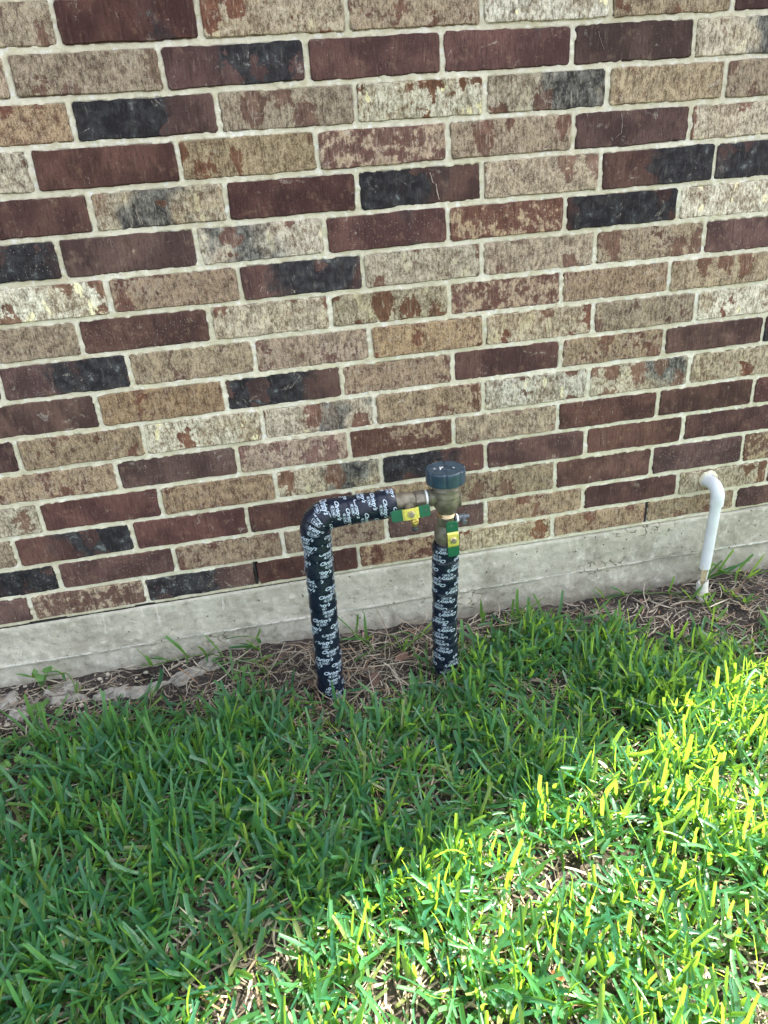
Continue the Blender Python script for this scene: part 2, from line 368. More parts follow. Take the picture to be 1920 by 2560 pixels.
# ------------------------------------------------------------------ brick layout (metres on the wall plane, z above lawn)
ZS = 1.33
BED = [(0.001, -0.0347), (0.0004, -0.1076), (-0.0015, -0.1795), (0.0009, -0.2555), (-0.0022, -0.3300), (-0.0003, -0.4059), (-0.0015, -0.4800),
       (-0.0015, -0.5535), (-0.0008, -0.6283), (0.0040, -0.7045), (0.0006, -0.7795), (-0.0010, -0.8505), (0.0010, -0.9258), (-0.0030, -1.0015),
       (-0.0020, -1.0725), (0.0015, -1.1472)]
def bedz(i, x):
    if i < 0: return ZS - 0.0347 + 0.0742 * (-i) + 0.001 * x * 0
    s, c = BED[i]; return ZS + c + s * min(max(x, -0.6), 1.8)
J = {
 0: ([.012, .25, .51, .762, 1.016, 1.271], 'T Mk C T CC T M'),
 1: ([-.083, .173, .43, .685, .942, 1.197], 'T T K+ M Mk M G+'),
 2: ([.003, .257, .513, .766, 1.019, 1.274], 'B K- T CC G+ T B'),
 3: ([-.085, .175, .432, .69, .951, 1.206], 'C M T R T M C'),
 4: ([-.001, .248, .504, .759, 1.013, 1.273], 'M G0 M K- T K+ K0'),
 5: ([-.076, .179, .431, .684, .94, 1.198], 'K0 M G- Mk R K0 CC'),
 6: ([-.005, .249, .502, .756, 1.012, 1.268], 'CC B K+ C T B M'),
 7: ([-.077, .179, .426, .682, .937, 1.193, 1.447], 'B M C C R B T T'),
 8: ([-.25, .002, .257, .504, .76, 1.015, 1.268], 'M K+ B B B C B CC'),
 9: ([-.077, .184, .436, .686, .941, 1.197, 1.452], 'M B K- B M B M K0'),
 10: ([-.258, -.002, .252, .502, .756, 1.013, 1.27], 'M B CC G0 B CC G+ C'),
 11: ([-.073, .187, .437, .683, .939, 1.196, 1.452], 'B M B R B M M M'),
 12: ([-.253, .005, .26, .507, .76, 1.012, 1.271], 'C M B G+ K- M M M'),
 13: ([-.325, -.073, .185, .437, .685, .937, 1.194, 1.447], 'T K+ M M B B M M R'),
 14: ([-.253, .005, .257, .508, .758, 1.014, 1.274, 1.53], 'K+ M B B M B M C M'),
 15: ([-.331, -.076, .182, .434, .685, .935, 1.193, 1.447], 'M R K- M R C B B M'),
}
for r in (-1, -2, -3, -4):
    J[r] = ([(-.083 if r % 2 else .003) + .254 * k + random.uniform(-.003, .003) for k in range(7)], ' '.join(random.choice(['M', 'T', 'B', 'K+', 'C', 'M', 'G-']) for _ in range(8)))
# coat, char, cream, pale, char place
CODE = {'M': (0, 0, 0, 0, 0), 'Mk': (0, .36, 0, 0, .5), 'T': (.82, 0, .05, .15, 0), 'B': (.66, 0, 0, 0, 0), 'R': (.42, 0, 0, 0, 0), 'C': (.95, 0, .30, .8, 0),
        'CC': (.97, 0, .95, 1, 0), 'K+': (0, .80, 0, 0, .45), 'K-': (0, .80, 0, 0, -.45), 'K0': (0, 1.0, 0, 0, 0), 'G+': (.95, .62, .35, .7, .45), 'G-': (.95, .62, .5, .7, -.4), 'G0': (.95, .58, .4, .7, .1)}
XL, XR, CORNER = -0.92, 2.28, 2.30
X_MIN = -7.0
rects = []       # near bricks (x0, x1, row, code)
far_rects = []
def extend(js, cs):
    js = list(js); cs = cs.split(); assert len(cs) == len(js) + 1, (js, cs)
    fill = ['M', 'T', 'B', 'M', 'K+', 'C', 'R', 'B', 'G-']
    while js[0] > X_MIN: js.insert(0, js[0] - .254 + random.uniform(-.003, .003)); cs.insert(0, None)
    while js[-1] < CORNER - .03: js.append(js[-1] + .254 + random.uniform(-.003, .003)); cs.append(None)
    cs = [c or random.choice(fill) for c in cs]
    return js, cs
TOPROW = -21
for r in range(TOPROW, 16):
    if r not in J: J[r] = ([(-.083 if r % 2 else .003)], 'M B')
    js, cs = extend(*J[r])
    for k in range(len(js) - 1):
        a, b, c = js[k], js[k + 1], cs[k + 1]
        if a >= CORNER - 0.03: continue
        b = min(b, CORNER + .005)
        hw = random.uniform(.0042, .0060)
        it = (a + hw, b - random.uniform(.0042, .0060), r, c)
        (rects if (b > XL and r >= -4) else far_rects).append(it)

house = tag(empty('brick_house', (0.5, 0, 0)), 'red, brown, tan and charcoal brick house wall standing on a grey concrete foundation', 'house')
HO = Vector((0.5, 0, 0))
def brick_mesh(L, ztl, ztr, zbl, zbr, seed):
    """ragged-edged brick face, centre at origin, y=0 front"""
    rs = np.random.default_rng(seed)
    pts = []
    nL = 22; nH = 6; rc = 0.004
    top = lambda x: ztl + (ztr - ztl) * (x / L + .5)
    bot = lambda x: zbl + (zbr - zbl) * (x / L + .5)
    xs = np.linspace(-L / 2 + rc, L / 2 - rc, nL)
    wv = lambda n, a: .75 * np.interp(np.arange(n), np.linspace(0, n - 1, max(3, n // 3)), rs.normal(0, a, max(3, n // 3))) + rs.normal(0, a * .55, n)
    j = wv(nL, .0010)
    pts += [(x, bot(x) + d) for x, d in zip(xs, j)]
    zs = np.linspace(bot(L / 2) + rc, top(L / 2) - rc, nH); pts += [(L / 2 + d, z) for z, d in zip(zs, wv(nH, .0010))]
    j = wv(nL, .0010)
    pts += [(x, top(x) + d) for x, d in zip(xs[::-1], j)]
    zs = np.linspace(top(-L / 2) - rc, bot(-L / 2) + rc, nH); pts += [(-L / 2 + d, z) for z, d in zip(zs, wv(nH, .0010))]
    n = len(pts); V = []
    for (x, z) in pts: V.append((x * (1 - .0022 / (L / 2)), 0, z * (1 - .0018 / .032)))
    for (x, z) in pts: V.append((x, .0022, z))
    for (x, z) in pts: V.append((x, .030, z))
    V.append((0, 0, 0))
    me = bpy.data.meshes.new('brick')
    F = [(i, (i + 1) % n, 3 * n) for i in range(n)]
    F += [(i + n, (i + 1) % n + n, (i + 1) % n, i) for i in range(n)] + [(i + 2 * n, (i + 1) % n + 2 * n, (i + 1) % n + n, i + n) for i in range(n)]
    me.from_pydata(V, [], F); me.update(); return me
bk = []
for i, (a, b, r, c) in enumerate(rects):
    L = b - a; xc = (a + b) / 2
    hj = [random.uniform(.0044, .0060) for _ in range(4)]
    tl = bedz(r - 1, a) - hj[0]; trr = bedz(r - 1, b) - hj[1]; bl = bedz(r, a) + hj[2]; br = bedz(r, b) + hj[3]
    if r == 15: bl += .006; br += .006
    zc = (tl + trr + bl + br) / 4
    bk.append((a, b, min(tl, trr), max(bl, br)))
    me = brick_mesh(L, tl - zc, trr - zc, bl - zc, br - zc, i + 11)
    o = link('brick', me, M_brick, house)
    o.location = Vector((xc, random.uniform(-.0014, .0012), zc)) - HO
    o.rotation_euler = (random.gauss(0, .006), 0, random.gauss(0, .003))
    v = CODE[c]; jt = lambda q, s: q + random.uniform(-s, s)
    o['seed'] = random.uniform(0, 10); o['coat'] = max(0.0, jt(v[0], .05)) if v[0] else 0.0; o['char'] = max(0.0, jt(v[1], .06)) if v[1] else 0.0
    o['cream'] = float(v[2]); o['pale'] = float(v[3]); o['char_place'] = jt(v[4], .15)
# bricks of the wall away from the view, one mesh
V = []; F = []
for (a, b, r, c) in far_rects:
    z1 = bedz(r - 1, a) - .0055; z0 = bedz(r, a) + .0055; n = len(V)
    V += [(a, .03, z0), (b, .03, z0), (b, .03, z1), (a, .03, z1), (a, .002, z0), (b, .002, z0), (b, .002, z1), (a, .002, z1),
          (a + .002, 0, z0 + .002), (b - .002, 0, z0 + .002), (b - .002, 0, z1 - .002), (a + .002, 0, z1 - .002)]
    F += [(n + 8, n + 9, n + 10, n + 11)]
    for q in (0, 4):
        for k in range(4): F.append((n + q + k, n + q + (k + 1) % 4, n + q + 4 + (k + 1) % 4, n + q + 4 + k))
me = bpy.data.meshes.new('far_bricks'); me.from_pydata([(x - HO.x, y, z) for x, y, z in V], [], F)
tag(link('far_bricks', me, M_brick_far, house), kind='stuff')

# mortar bed: a height field between and slightly over the brick edges
def mortar_sheet(x0, x1, z0, z1, st, name):
    xs = np.arange(x0, x1 + st / 2, st); zs = np.arange(z0, z1 + st / 2, st)
    X, Z = np.meshgrid(xs, zs)
    sd = np.full(X.shape, 0.05)
    for (a, b, zt, zb) in bk:
        i0, i1 = np.searchsorted(xs, [a - .02, b + .02]); k0, k1 = np.searchsorted(zs, [zb - .02, zt + .02])
        if i0 >= i1 or k0 >= k1: continue
        x = X[k0:k1, i0:i1]; z = Z[k0:k1, i0:i1]
        d = np.maximum(np.maximum(a - x, x - b), np.maximum(zb - z, z - zt))
        sd[k0:k1, i0:i1] = np.minimum(sd[k0:k1, i0:i1], d)
    n = fbm(X * 150, Z * 150, 3, 3); n2 = fbm(X * 95, Z * 95, 9, 4)
    over = np.clip((n2 - .47) * .014, 0, .0034)                # how far mortar smears onto the brick
    t_ = np.clip((-sd - over) / .0028, 0, 1); t_ = t_ * t_ * (3 - 2 * t_)
    joint = .0044 - .0024 * n - .0018 * np.clip(n2 - .5, 0, 1) * 2
    edge = np.clip(1 - np.abs(sd) / .003, 0, 1) * .0012
    Y = joint - edge * (over > 0.0005) ; Y = Y * (1 - t_) + .013 * t_
    # open weep joints in the lowest course
    for wx, ww in ((.181, .0042), (1.1915, .0045)):
        m = (np.abs(X - wx - (Z - .2) * .05) < ww * (.6 + .8 * n)) & (Z < bedz(14, wx) - .004) & (Z > bedz(15, wx) + .010)
        Y = np.where(m, .04, Y)
    # ragged lower edge over the foundation
    gap = np.clip(.75 - X * 2.2, 0, 1)
    low = bedz_vec15(X) + .0010 + gap * .0050 * fbm(X * 22, X * 0, 4, 3)
    Zr = np.where(Z < low, low, Z)
    Yr = np.where(Z < low, .018, Y)
    V = np.stack([X - HO.x, Yr, Zr], -1).reshape(-1, 3)
    o = link(name, np_mesh(name, V, grid_faces(len(xs), len(zs))), M_mortar, house, True)
    return o
def bedz_vec15(X): return ZS - 1.1472 + .0015 * np.clip(X, -.6, 1.8)
mortar_sheet(-.62, 1.86, .168, 1.50, .003, 'mortar')
# plain mortar around that sheet
bm = bmesh.new()
for (x0, x1, z0, z1) in ((X_MIN, -.62, .185, 2.9), (1.86, CORNER - .002, .185, 2.9), (-.62, 1.86, 1.50, 2.9)):
    vs = [bm.verts.new((x - HO.x, .0025, z)) for x, z in ((x0, z0), (x1, z0), (x1, z1), (x0, z1))]; bm.faces.new(vs)
bm_obj('mortar', bm, M_mortar, house, 0)
# foundation: height field with formwork seam
def foundation():
    st = .005
    xs = np.arange(-.75, 2.0, st)
    us = np.linspace(0, 1, 64)
    X, U = np.meshgrid(xs, us)
    top = bedz_vec15(X) + .0005 - .002 * fbm(X * 30, X * 0, 8, 3)
    Z = -.12 + U * (top + .12)
    seam = ZS - 1.2510 - .0021 * X + .006 * (fbm(X * 9, X * 0, 2, 4) - .5)
    n = fbm(X * 14, Z * 14, 21, 4); m = fbm(X * 60, Z * 60, 31, 4)
    Y = -.0015 + .0045 * (n - .5) + .0040 * (m - .5) + .0020 * (vnoise(X * 150, Z * 150, 77) - .5)
    below = 1 / (1 + np.exp((Z - seam) / .0016))
    Y = Y + below * (.0030 + .010 * (fbm(X * 5, Z * 9, 41, 3) - .5))
    Y = Y - .0035 * np.exp(-((Z - seam) / .0035) ** 2) * (vnoise(X * 25, Z * 0, 5) > .25)
    # round form-tie plug and spalls
    for cx, cz, rr, dp in ((.075, .062, .021, .0022), (.70, .052, .030, -.003), (1.03, .085, .026, .002), (1.10, .075, .02, .002)):
        d = np.hypot((X - cx), (Z - cz) * 1.1) + .012 * (m - .5)
        Y = Y + dp * (1 / (1 + np.exp((d - rr) / .0012)))
    for cx, cz, rr in ((.040, .050, .0042), (.082, .056, .0040), (.13, .062, .004), (.585, .058, .003), (.665, .066, .0035), (.60, .085, .0022), (1.14, .094, .003)):
        Y = Y + .012 * (np.hypot(X - cx, Z - cz) < rr)
    Y = np.where(U > .995, Y + .003, Y)
    V = np.stack([X - HO.x, Y, Z], -1).reshape(-1, 3)
    # ledge on top
    n0 = len(V); last = V[-len(xs):].copy(); last[:, 1] = .05
    V = np.vstack([V, last]); Fg = grid_faces(len(xs), len(us))
    i = np.arange(len(xs) - 1); a = n0 - len(xs) + i
    Fg = np.vstack([Fg, np.stack([a, a + 1, n0 + i + 1, n0 + i], 1)])
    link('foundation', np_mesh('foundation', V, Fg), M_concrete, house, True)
foundation()
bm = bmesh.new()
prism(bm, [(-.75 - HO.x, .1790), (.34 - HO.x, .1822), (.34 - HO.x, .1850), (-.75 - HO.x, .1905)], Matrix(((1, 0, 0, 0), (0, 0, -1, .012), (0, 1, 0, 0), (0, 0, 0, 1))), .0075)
bm_obj('gap_shade_strip', bm, M_dark, house, 0)  # added dark strip, painted shade of the gap above the foundation
bm = bmesh.new()
for (x0, x1) in ((X_MIN, -.75), (1.995, CORNER)):
    prism(bm, [(x0 - HO.x, -.12), (x1 - HO.x, -.12), (x1 - HO.x, .181), (x0 - HO.x, .181)], Matrix(((1, 0, 0, 0), (0, 0, -1, .05), (0, 1, 0, 0), (0, 0, 0, 1))), .05)
bm_obj('foundation', bm, M_concrete, house, 0)
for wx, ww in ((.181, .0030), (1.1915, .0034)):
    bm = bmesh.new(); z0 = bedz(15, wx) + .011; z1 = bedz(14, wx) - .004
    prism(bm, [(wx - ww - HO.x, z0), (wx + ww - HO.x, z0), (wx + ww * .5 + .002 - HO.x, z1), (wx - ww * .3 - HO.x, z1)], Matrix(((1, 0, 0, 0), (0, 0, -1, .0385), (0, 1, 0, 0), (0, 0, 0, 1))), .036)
    bm_obj('weep_shade', bm, M_dark, house, 0)  # added dark bar in place of the unlit depth of the joint
M_scratch = simple('pale_scratch', (0.34, 0.28, 0.25), .9)
for pts, wd in (([(.6503, 1.0603), (.6565, 1.0411), (.6626, 1.0385), (.6636, 1.028), (.6677, 1.0098)], .0015), ([(1.0508, 1.1398), (1.0547, 1.1224), (1.0537, 1.1039), (1.0488, 1.1013), (1.0407, 1.0951)], .0009),
                ([(.9923, 1.2797), (.9979, 1.2664), (1.0062, 1.2491)], .0007)):
    bm = bmesh.new(); prev = None; X_ = np.interp(np.linspace(0, len(pts) - 1, 22), range(len(pts)), [p[0] for p in pts]); Z_ = np.interp(np.linspace(0, len(pts) - 1, 22), range(len(pts)), [p[1] for p in pts])
    for i in range(22):
        x = X_[i] + random.uniform(-.0006, .0006) - HO.x; k = wd * random.uniform(.3, .8)
        c = [bm.verts.new((x - k, -.0010, Z_[i])), bm.verts.new((x, -.0017, Z_[i])), bm.verts.new((x + k, -.0010, Z_[i]))]
        if prev: bm.faces.new((prev[0], prev[1], c[1], c[0])); bm.faces.new((prev[1], prev[2], c[2], c[1]))
        prev = c
    bm_obj('scratch', bm, M_scratch, house, 0)
# the rest of the house behind the wall: it throws the shade on the lawn
def box(bm, x0, x1, y0, y1, z0, z1):
    v = [bm.verts.new((x - HO.x, y, z)) for z in (z0, z1) for x, y in ((x0, y0), (x1, y0), (x1, y1), (x0, y1))]
    for f in ((3, 2, 1, 0), (4, 5, 6, 7), (0, 1, 5, 4), (1, 2, 6, 5), (2, 3, 7, 6), (3, 0, 4, 7)): bm.faces.new([v[i] for i in f])
M_white = simple('white_trim', (0.72, 0.70, 0.66), 0.5, 0, .06)
M_shingle = simple('roof_shingle', (0.10, 0.09, 0.08), 0.9, 0, .4, 30, .5)
bm = bmesh.new(); box(bm, X_MIN, CORNER - .003, .042, 8, -.12, 2.88); bm_obj('wall_core', bm, M_mortar, house, 0)
bm = bmesh.new(); box(bm, X_MIN - .25, CORNER + .25, -.30, 8.3, 2.88, 2.92); bm_obj('soffit', bm, M_white, house, 0)
bm = bmesh.new(); box(bm, X_MIN - .26, CORNER + .26, -.325, -.303, 2.86, 3.04); bm_obj('fascia', bm, M_white, house, 0)
bm = bmesh.new()
a = [bm.verts.new((x - HO.x, y, z)) for x, y, z in ((X_MIN - .3, -.34, 3.0), (CORNER + .3, -.34, 3.0), (CORNER + .3, 8.34, 3.0), (X_MIN - .3, 8.34, 3.0), (X_MIN + 3.5, 4, 4.9), (CORNER - 3.6, 4, 4.9))]
for f in ((0, 1, 5, 4), (1, 2, 5), (2, 3, 4, 5), (3, 0, 4), (3, 2, 1, 0)): bm.faces.new([a[i] for i in f])
bm_obj('roof', bm, M_shingle, house, 0)

# ------------------------------------------------------------------ ground
def gz(x, y):
    x = np.asarray(x, float); y = np.asarray(y, float)
    base = .010 - .0193 * np.clip(x, -1, 2.3)
    near = np.clip(1 + y / .25, 0, 1)
    return base + .020 * (fbm(x * 4, y * 4, 51, 3) - .5) + .010 * (fbm(x * 17, y * 17, 61, 3) - .5) + near * .012 * (fbm(x * 9, y * 9, 71, 3) - .5) + near * .008 * (fbm(x * 45, y * 45, 73, 2) - .5)
def axis(lo, a, b, hi, st):
    mid = np.arange(a, b, st); l = a - np.geomspace(.05, a - lo, 24)[::-1]; r_ = mid[-1] + np.geomspace(.05, hi - mid[-1], 24)
    return np.concatenate([l, mid, r_])
gx = axis(-90, -1.1, 2.2, 90, .009); gy = axis(-90, -1.6, .02, .06 + 90, .009)
gy = gy[gy < .35 + 89.7]
X, Y = np.meshgrid(gx, gy)
Zg = gz(X, Y) + .005 * (fbm(X * 70, Y * 70, 81, 3) - .5)
inside = (Y > .03) & (Y < 8) & (X > X_MIN) & (X < CORNER)
Zg = np.where(inside, -.1, Zg)
Vg = np.stack([X, Y, Zg], -1).reshape(-1, 3)
tag(link('ground', np_mesh('ground', Vg, grid_faces(len(gx), len(gy))), M_soil, None, True), 'dark brown soil under the lawn and along the foundation', None, None, 'structure')

# ------------------------------------------------------------------ grass
BX = np.array([-3, -.408, -.239, -.161, .001, .127, .198, .308, .411, .501, .612, .68, .72, .816, .971, 1.037, 1.129, 1.306, 3])
BY = np.array([-.20, -.203, -.212, -.185, -.19, -.125, -.205, -.275, -.30, -.26, -.22, -.12, -.055, -.075, -.125, -.16, -.22, -.29, -.33])
def blade_mesh(name, base, az, tilt, curl, L, Wd, cut, r, r2, seg=5, twist=None, fold=.22, bend=None):
    N = len(az); s = np.linspace(0, 1, seg + 1)
    phi = tilt[:, None] + curl[:, None] * s[None]
    if bend is not None: az = az[:, None] + bend[:, None] * s[None]
    else: az = np.repeat(az[:, None], seg + 1, 1)
    ds = L[:, None] / seg
    dx = np.sin(phi) * np.cos(az); dy = np.sin(phi) * np.sin(az); dz = np.cos(phi)
    def integ(d): m = (d[:, 1:] + d[:, :-1]) / 2 * ds; return np.concatenate([np.zeros((N, 1)), np.cumsum(m, 1)], 1)
    P = np.stack([integ(dx), integ(dy), integ(dz)], -1) + base[:, None]
    T = np.stack([dx, dy, dz], -1)
    Wv = np.stack([-np.sin(az), np.cos(az), 0 * az], -1)
    Nn = np.cross(T, Wv)
    if twist is not None:
        tw = twist[:, None] * (.3 + .7 * s[None]); Wv2 = Wv * np.cos(tw)[..., None] + Nn * np.sin(tw)[..., None]; Nn = np.cross(T, Wv2); Wv = Wv2
    prof_p = np.interp(s, [0, .15, .55, .85, 1], [.55, .9, 1, .62, .08]); prof_c = np.interp(s, [0, .15, .5, .9, 1], [.6, .95, 1, .95, .78])
    prof = np.where(cut[:, None], prof_c[None], prof_p[None]) * Wd[:, None] / 2
    Lf = P - Wv * prof[..., None]; Rt = P + Wv * prof[..., None]; Md = P - Nn * (prof * 2 * np.broadcast_to(np.reshape(fold, (-1, 1)), prof.shape))[..., None]
    V = np.stack([Lf, Md, Rt], 2).reshape(-1, 3)
    b = (np.arange(N) * (seg + 1) * 3)[:, None]; k = np.arange(seg)[None] * 3
    q = b + k
    F = np.concatenate([np.stack([q, q + 1, q + 4, q + 3], -1).reshape(-1, 4), np.stack([q + 1, q + 2, q + 5, q + 4], -1).reshape(-1, 4)])
    me = np_mesh(name, V, F)
    col = np.zeros((N, seg + 1, 3, 4), np.float32); col[..., 0] = r[:, None, None]; col[..., 1] = s[None, :, None]; col[..., 2] = r2[:, None, None]; col[..., 3] = 1
    at = me.color_attributes.new('tint', 'FLOAT_COLOR', 'POINT'); at.data.foreach_set('color', col.ravel())
    return me
PIPES = ((.317, -.213, .036), (.590, -.213, .034), (1.335, -.075, .024))
def density(x, y):
    edge = np.interp(x, BX, BY) + .018 + .07 * (fbm(x * 22, y * 22, 91, 3) - .5) * 2 + .02
    d = np.clip((edge - y) / .17, 0.0, 1) ** .8
    d = d * np.clip(.30 + 2.0 * (fbm(x * 9, y * 9, 101, 3) - .28), .16, 1)
    bare = np.exp(-(((x + .36) / .10) ** 2 + ((y + .29) / .05) ** 2)); bare2 = np.exp(-(((x + .33) / .07) ** 2 + ((y + .42) / .06) ** 2))
    for cx, cy, rr, am in ((.60, -.93, .09, .6), (.80, -.82, .07, .5), (.40, -.96, .06, .5), (.31, -.33, .07, .6), (.10, -.62, .06, .45), (.25,-.50,.05,.4)):
        d = d * (1 - am * .55 * np.exp(-((x - cx) ** 2 + (y - cy) ** 2) / rr ** 2))
    d = d * (1 - .9 * bare) * (1 - .85 * bare2)
    for px, py, pr in PIPES: d = d * (np.hypot(x - px, y - py) > pr)
    return d
def scatter(n, x0, x1, y0, y1, dens):
    x = RNG.uniform(x0, x1, n); y = RNG.uniform(y0, y1, n); keep = RNG.uniform(0, 1, n) < dens(x, y)
    return x[keep], y[keep]
def grow(tx, ty, per, lmin, lmax, wmin, wmax, name, label, flat=.42):
    n = len(tx); k = RNG.integers(per[0], per[1] + 1, n); idx = np.repeat(np.arange(n), k); N = len(idx)
    x = tx[idx] + RNG.normal(0, .006, N); y = ty[idx] + RNG.normal(0, .006, N)
    lean = RNG.uniform(0, 2 * np.pi, n)[idx]
    az = lean + RNG.normal(0, 1.3, N)
    lie = RNG.uniform(0, 1, N) < flat
    tilt = np.where(lie, RNG.uniform(.9, 1.45, N), np.abs(RNG.normal(.32, .26, N)))
    curl = np.where(lie, RNG.normal(.15, .35, N), RNG.normal(.35, .45, N))
    L = RNG.triangular(lmin * .8, lmin * 1.2, lmax * 1.1, N) * np.where(lie, .85, 1) * (.7 + .6 * fbm(x * 5, y * 5, 111, 2)); W_ = RNG.triangular(wmin * .55, (wmin + wmax) / 2, wmax * 1.1, N)
    tilt_end = tilt + curl; curl = np.where(tilt_end > 1.62, 1.62 - tilt, curl)
    z = gz(x, y) + np.where(lie, RNG.uniform(.002, .030, N), -.004)
    y = np.where(y > -.012, -.012, y)
    az = np.where((y > -.10) & (np.sin(az) > 0), -az, az)
    cut = RNG.uniform(0, 1, N) < .72
    me = blade_mesh(name, np.stack([x, y, z], 1), az, tilt, curl, L, W_, cut, np.clip(RNG.normal(.38, .30, N), 0, 1), RNG.uniform(0, 1, N), 4,
                    RNG.normal(0, .55, N), RNG.uniform(.05, .3, N), RNG.normal(0, .5, N))
    return tag(link(name, me, M_grass, None, True), label, 'grass', None, 'stuff')
tx, ty = scatter(21000, -1.0, 2.25, -1.55, -.03, density)
grow(tx, ty, (2, 4), .036, .112, .0042, .0088, 'lawn_grass', 'thick broad-bladed green lawn grass in front of the brick wall')
tx, ty = scatter(26000, -1.0, 2.25, -1.55, -.03, lambda x, y: np.clip(density(x, y) * 1.3, 0, 1))
grow(tx, ty, (1, 2), .014, .042, .0028, .0066, 'lawn_grass', 'short mown undergrowth blades low in the lawn', .62)
tx, ty = scatter(5000, -4.0, 5, -4.5, -.05, lambda x, y: density(x, y) * ((x < -1.0) | (x > 2.25) | (y < -1.55)) * 1.0)
grow(tx, ty, (2, 4), .05, .10, .008, .014, 'lawn_grass', 'outer lawn grass beyond the strip by the brick wall')

# dead thatch and straw
def strands(n, x0, x1, y0, y1, dens, lmin, lmax, wmin, wmax, name, label, rise=.012):
    x, y = scatter(n, x0, x1, y0, y1, dens); N = len(x)
    az = RNG.uniform(0, 2 * np.pi, N); tilt = RNG.normal(1.48, .16, N); curl = RNG.normal(0, .25, N)
    L = RNG.uniform(lmin, lmax, N); az = np.where((y > -.08) & (np.sin(az) > 0), -az, az)
    z = gz(x, y) + RNG.uniform(.001, rise, N)
    me = blade_mesh(name, np.stack([x, y, z], 1), az, tilt, curl, L, RNG.uniform(wmin, wmax, N), RNG.uniform(0, 1, N) < .5,
                    np.clip(RNG.normal(.42, .40, N), 0, 1), RNG.uniform(0, 1, N), 4, RNG.normal(0, .6, N), np.full(N, .12), RNG.normal(0, .9, N))
    return tag(link(name, me, M_straw, None, True), label, 'dead grass', None, 'stuff')
strip = lambda x, y: np.clip((y - np.interp(x, BX, BY) + .06) / .05, 0, 1) * np.clip(.35 + 1.3 * (fbm(x * 8, y * 8, 121, 3) - .2), .15, 1) * (y < -.004) * (1 - .25 * np.exp(-(((x + .15) / .28) ** 2 + ((y + .05) / .05) ** 2)))
strands(7000, -.8, 1.95, -.36, -.004, strip, .014, .065, .0010, .0034, 'straw', 'dry tan and brown grass clippings along the foundation')
strands(160, .85, 1.9, -.30, -.01, strip, .06, .14, .0016, .0034, 'straw', 'long dry stems on bare soil near the white conduit', .02)
strands(420, .0, .75, -.32, -.02, lambda x, y: strip(x, y) * .9, .07, .15, .0014, .0026, 'straw', 'long pale dry stems matted between the two wrapped pipes', .03)
strands(20000, -.9, 2.1, -1.5, -.1, lambda x, y: np.clip((np.interp(x, BX, BY) - y + .03) / .05, 0, 1), .02, .06, .0018, .0045, 'thatch', 'pale dead thatch under the green lawn blades', .014)

# ------------------------------------------------------------------ cement spill, pebbles, gravel on the left
def spill(poly, label, seed):
    P = np.array(poly); cx, cy = P.mean(0); st = .0035
    xs = np.arange(P[:, 0].min() - .02, P[:, 0].max() + .02, st); ys = np.arange(P[:, 1].min() - .02, min(P[:, 1].max() + .02, -.0035), st)
    X, Y = np.meshgrid(xs, ys); d = np.full(X.shape, 9.0); ins = np.zeros(X.shape, bool); n = len(P)
    for k in range(n):
        a = P[k]; b = P[(k + 1) % n]; e = b - a; t = np.clip(((X - a[0]) * e[0] + (Y - a[1]) * e[1]) / (e @ e), 0, 1)
        d = np.minimum(d, np.hypot(X - a[0] - t * e[0], Y - a[1] - t * e[1]))
        ins ^= ((a[1] > Y) != (b[1] > Y)) & (X < (b[0] - a[0]) * (Y - a[1]) / (b[1] - a[1] + 1e-9) + a[0])
    d = np.where(ins, d, -d) + .050 * (fbm(X * 34, Y * 34, seed, 4) - .54)
    crack = np.abs(fbm(X * 26, Y * 26, seed + 7, 3) - .5) < .012
    h = -.006 + .016 / (1 + np.exp(-d / .0022)) + .013 * (fbm(X * 55, Y * 55, seed + 3, 4) - .5) - .005 * crack
    V = np.stack([X - cx, Y - cy, gz(X, Y) + h], -1).reshape(-1, 3)
    o = link('cement_spill', np_mesh('cement_spill', V, grid_faces(len(xs), len(ys))), M_spill, None, False); o.location = (cx, cy, 0)
    tag(o, label, 'cement', 'cement spills beside the foundation')
spill([(-.345, -.050), (-.30, -.004), (-.255, -.03), (-.25, -.09), (-.305, -.105)], 'whitish cracked cement spill against the foundation, behind the weeds', 3)
spill([(-.41, -.09), (-.355, -.072), (-.335, -.108), (-.37, -.135), (-.42, -.13)], 'small pale cement lump in front of the whitish spill at left edge', 5)
spill([(-.236, -.101), (-.2, -.075), (-.094, -.075), (-.002, -.042), (.049, -.008), (.058, -.06), (-.021, -.098), (-.145, -.110)], 'long tan cement spill running to the grass runner beside foundation', 7)
spill([(-.50, -.03), (-.42, -.025), (-.405, -.075), (-.45, -.085), (-.52, -.08)], 'light grey cement spill at the far left corner of the bed', 9)
def pebble_mesh(s, seed):
    bm = bmesh.new(); bmesh.ops.create_icosphere(bm, subdivisions=1, radius=1)
    for v in bm.verts: v.co *= random.Random(seed * 31 + v.index).uniform(.72, 1.15)
    rs = np.random.default_rng(seed); off = rs.uniform(0, 50, 3); sc = rs.uniform(.7, 1.15, 3) * (1, 1, .65)
    for v in bm.verts:
        k = 1 + .5 * (float(fbm(v.co.x * 1.3 + off[0], v.co.y * 1.3 + v.co.z * 1.7 + off[1], seed, 2)) - .5)
        v.co = Vector((v.co.x * sc[0], v.co.y * sc[1], v.co.z * sc[2])) * k * s
    me = bpy.data.meshes.new('pebble'); bm.to_mesh(me); bm.free(); return me
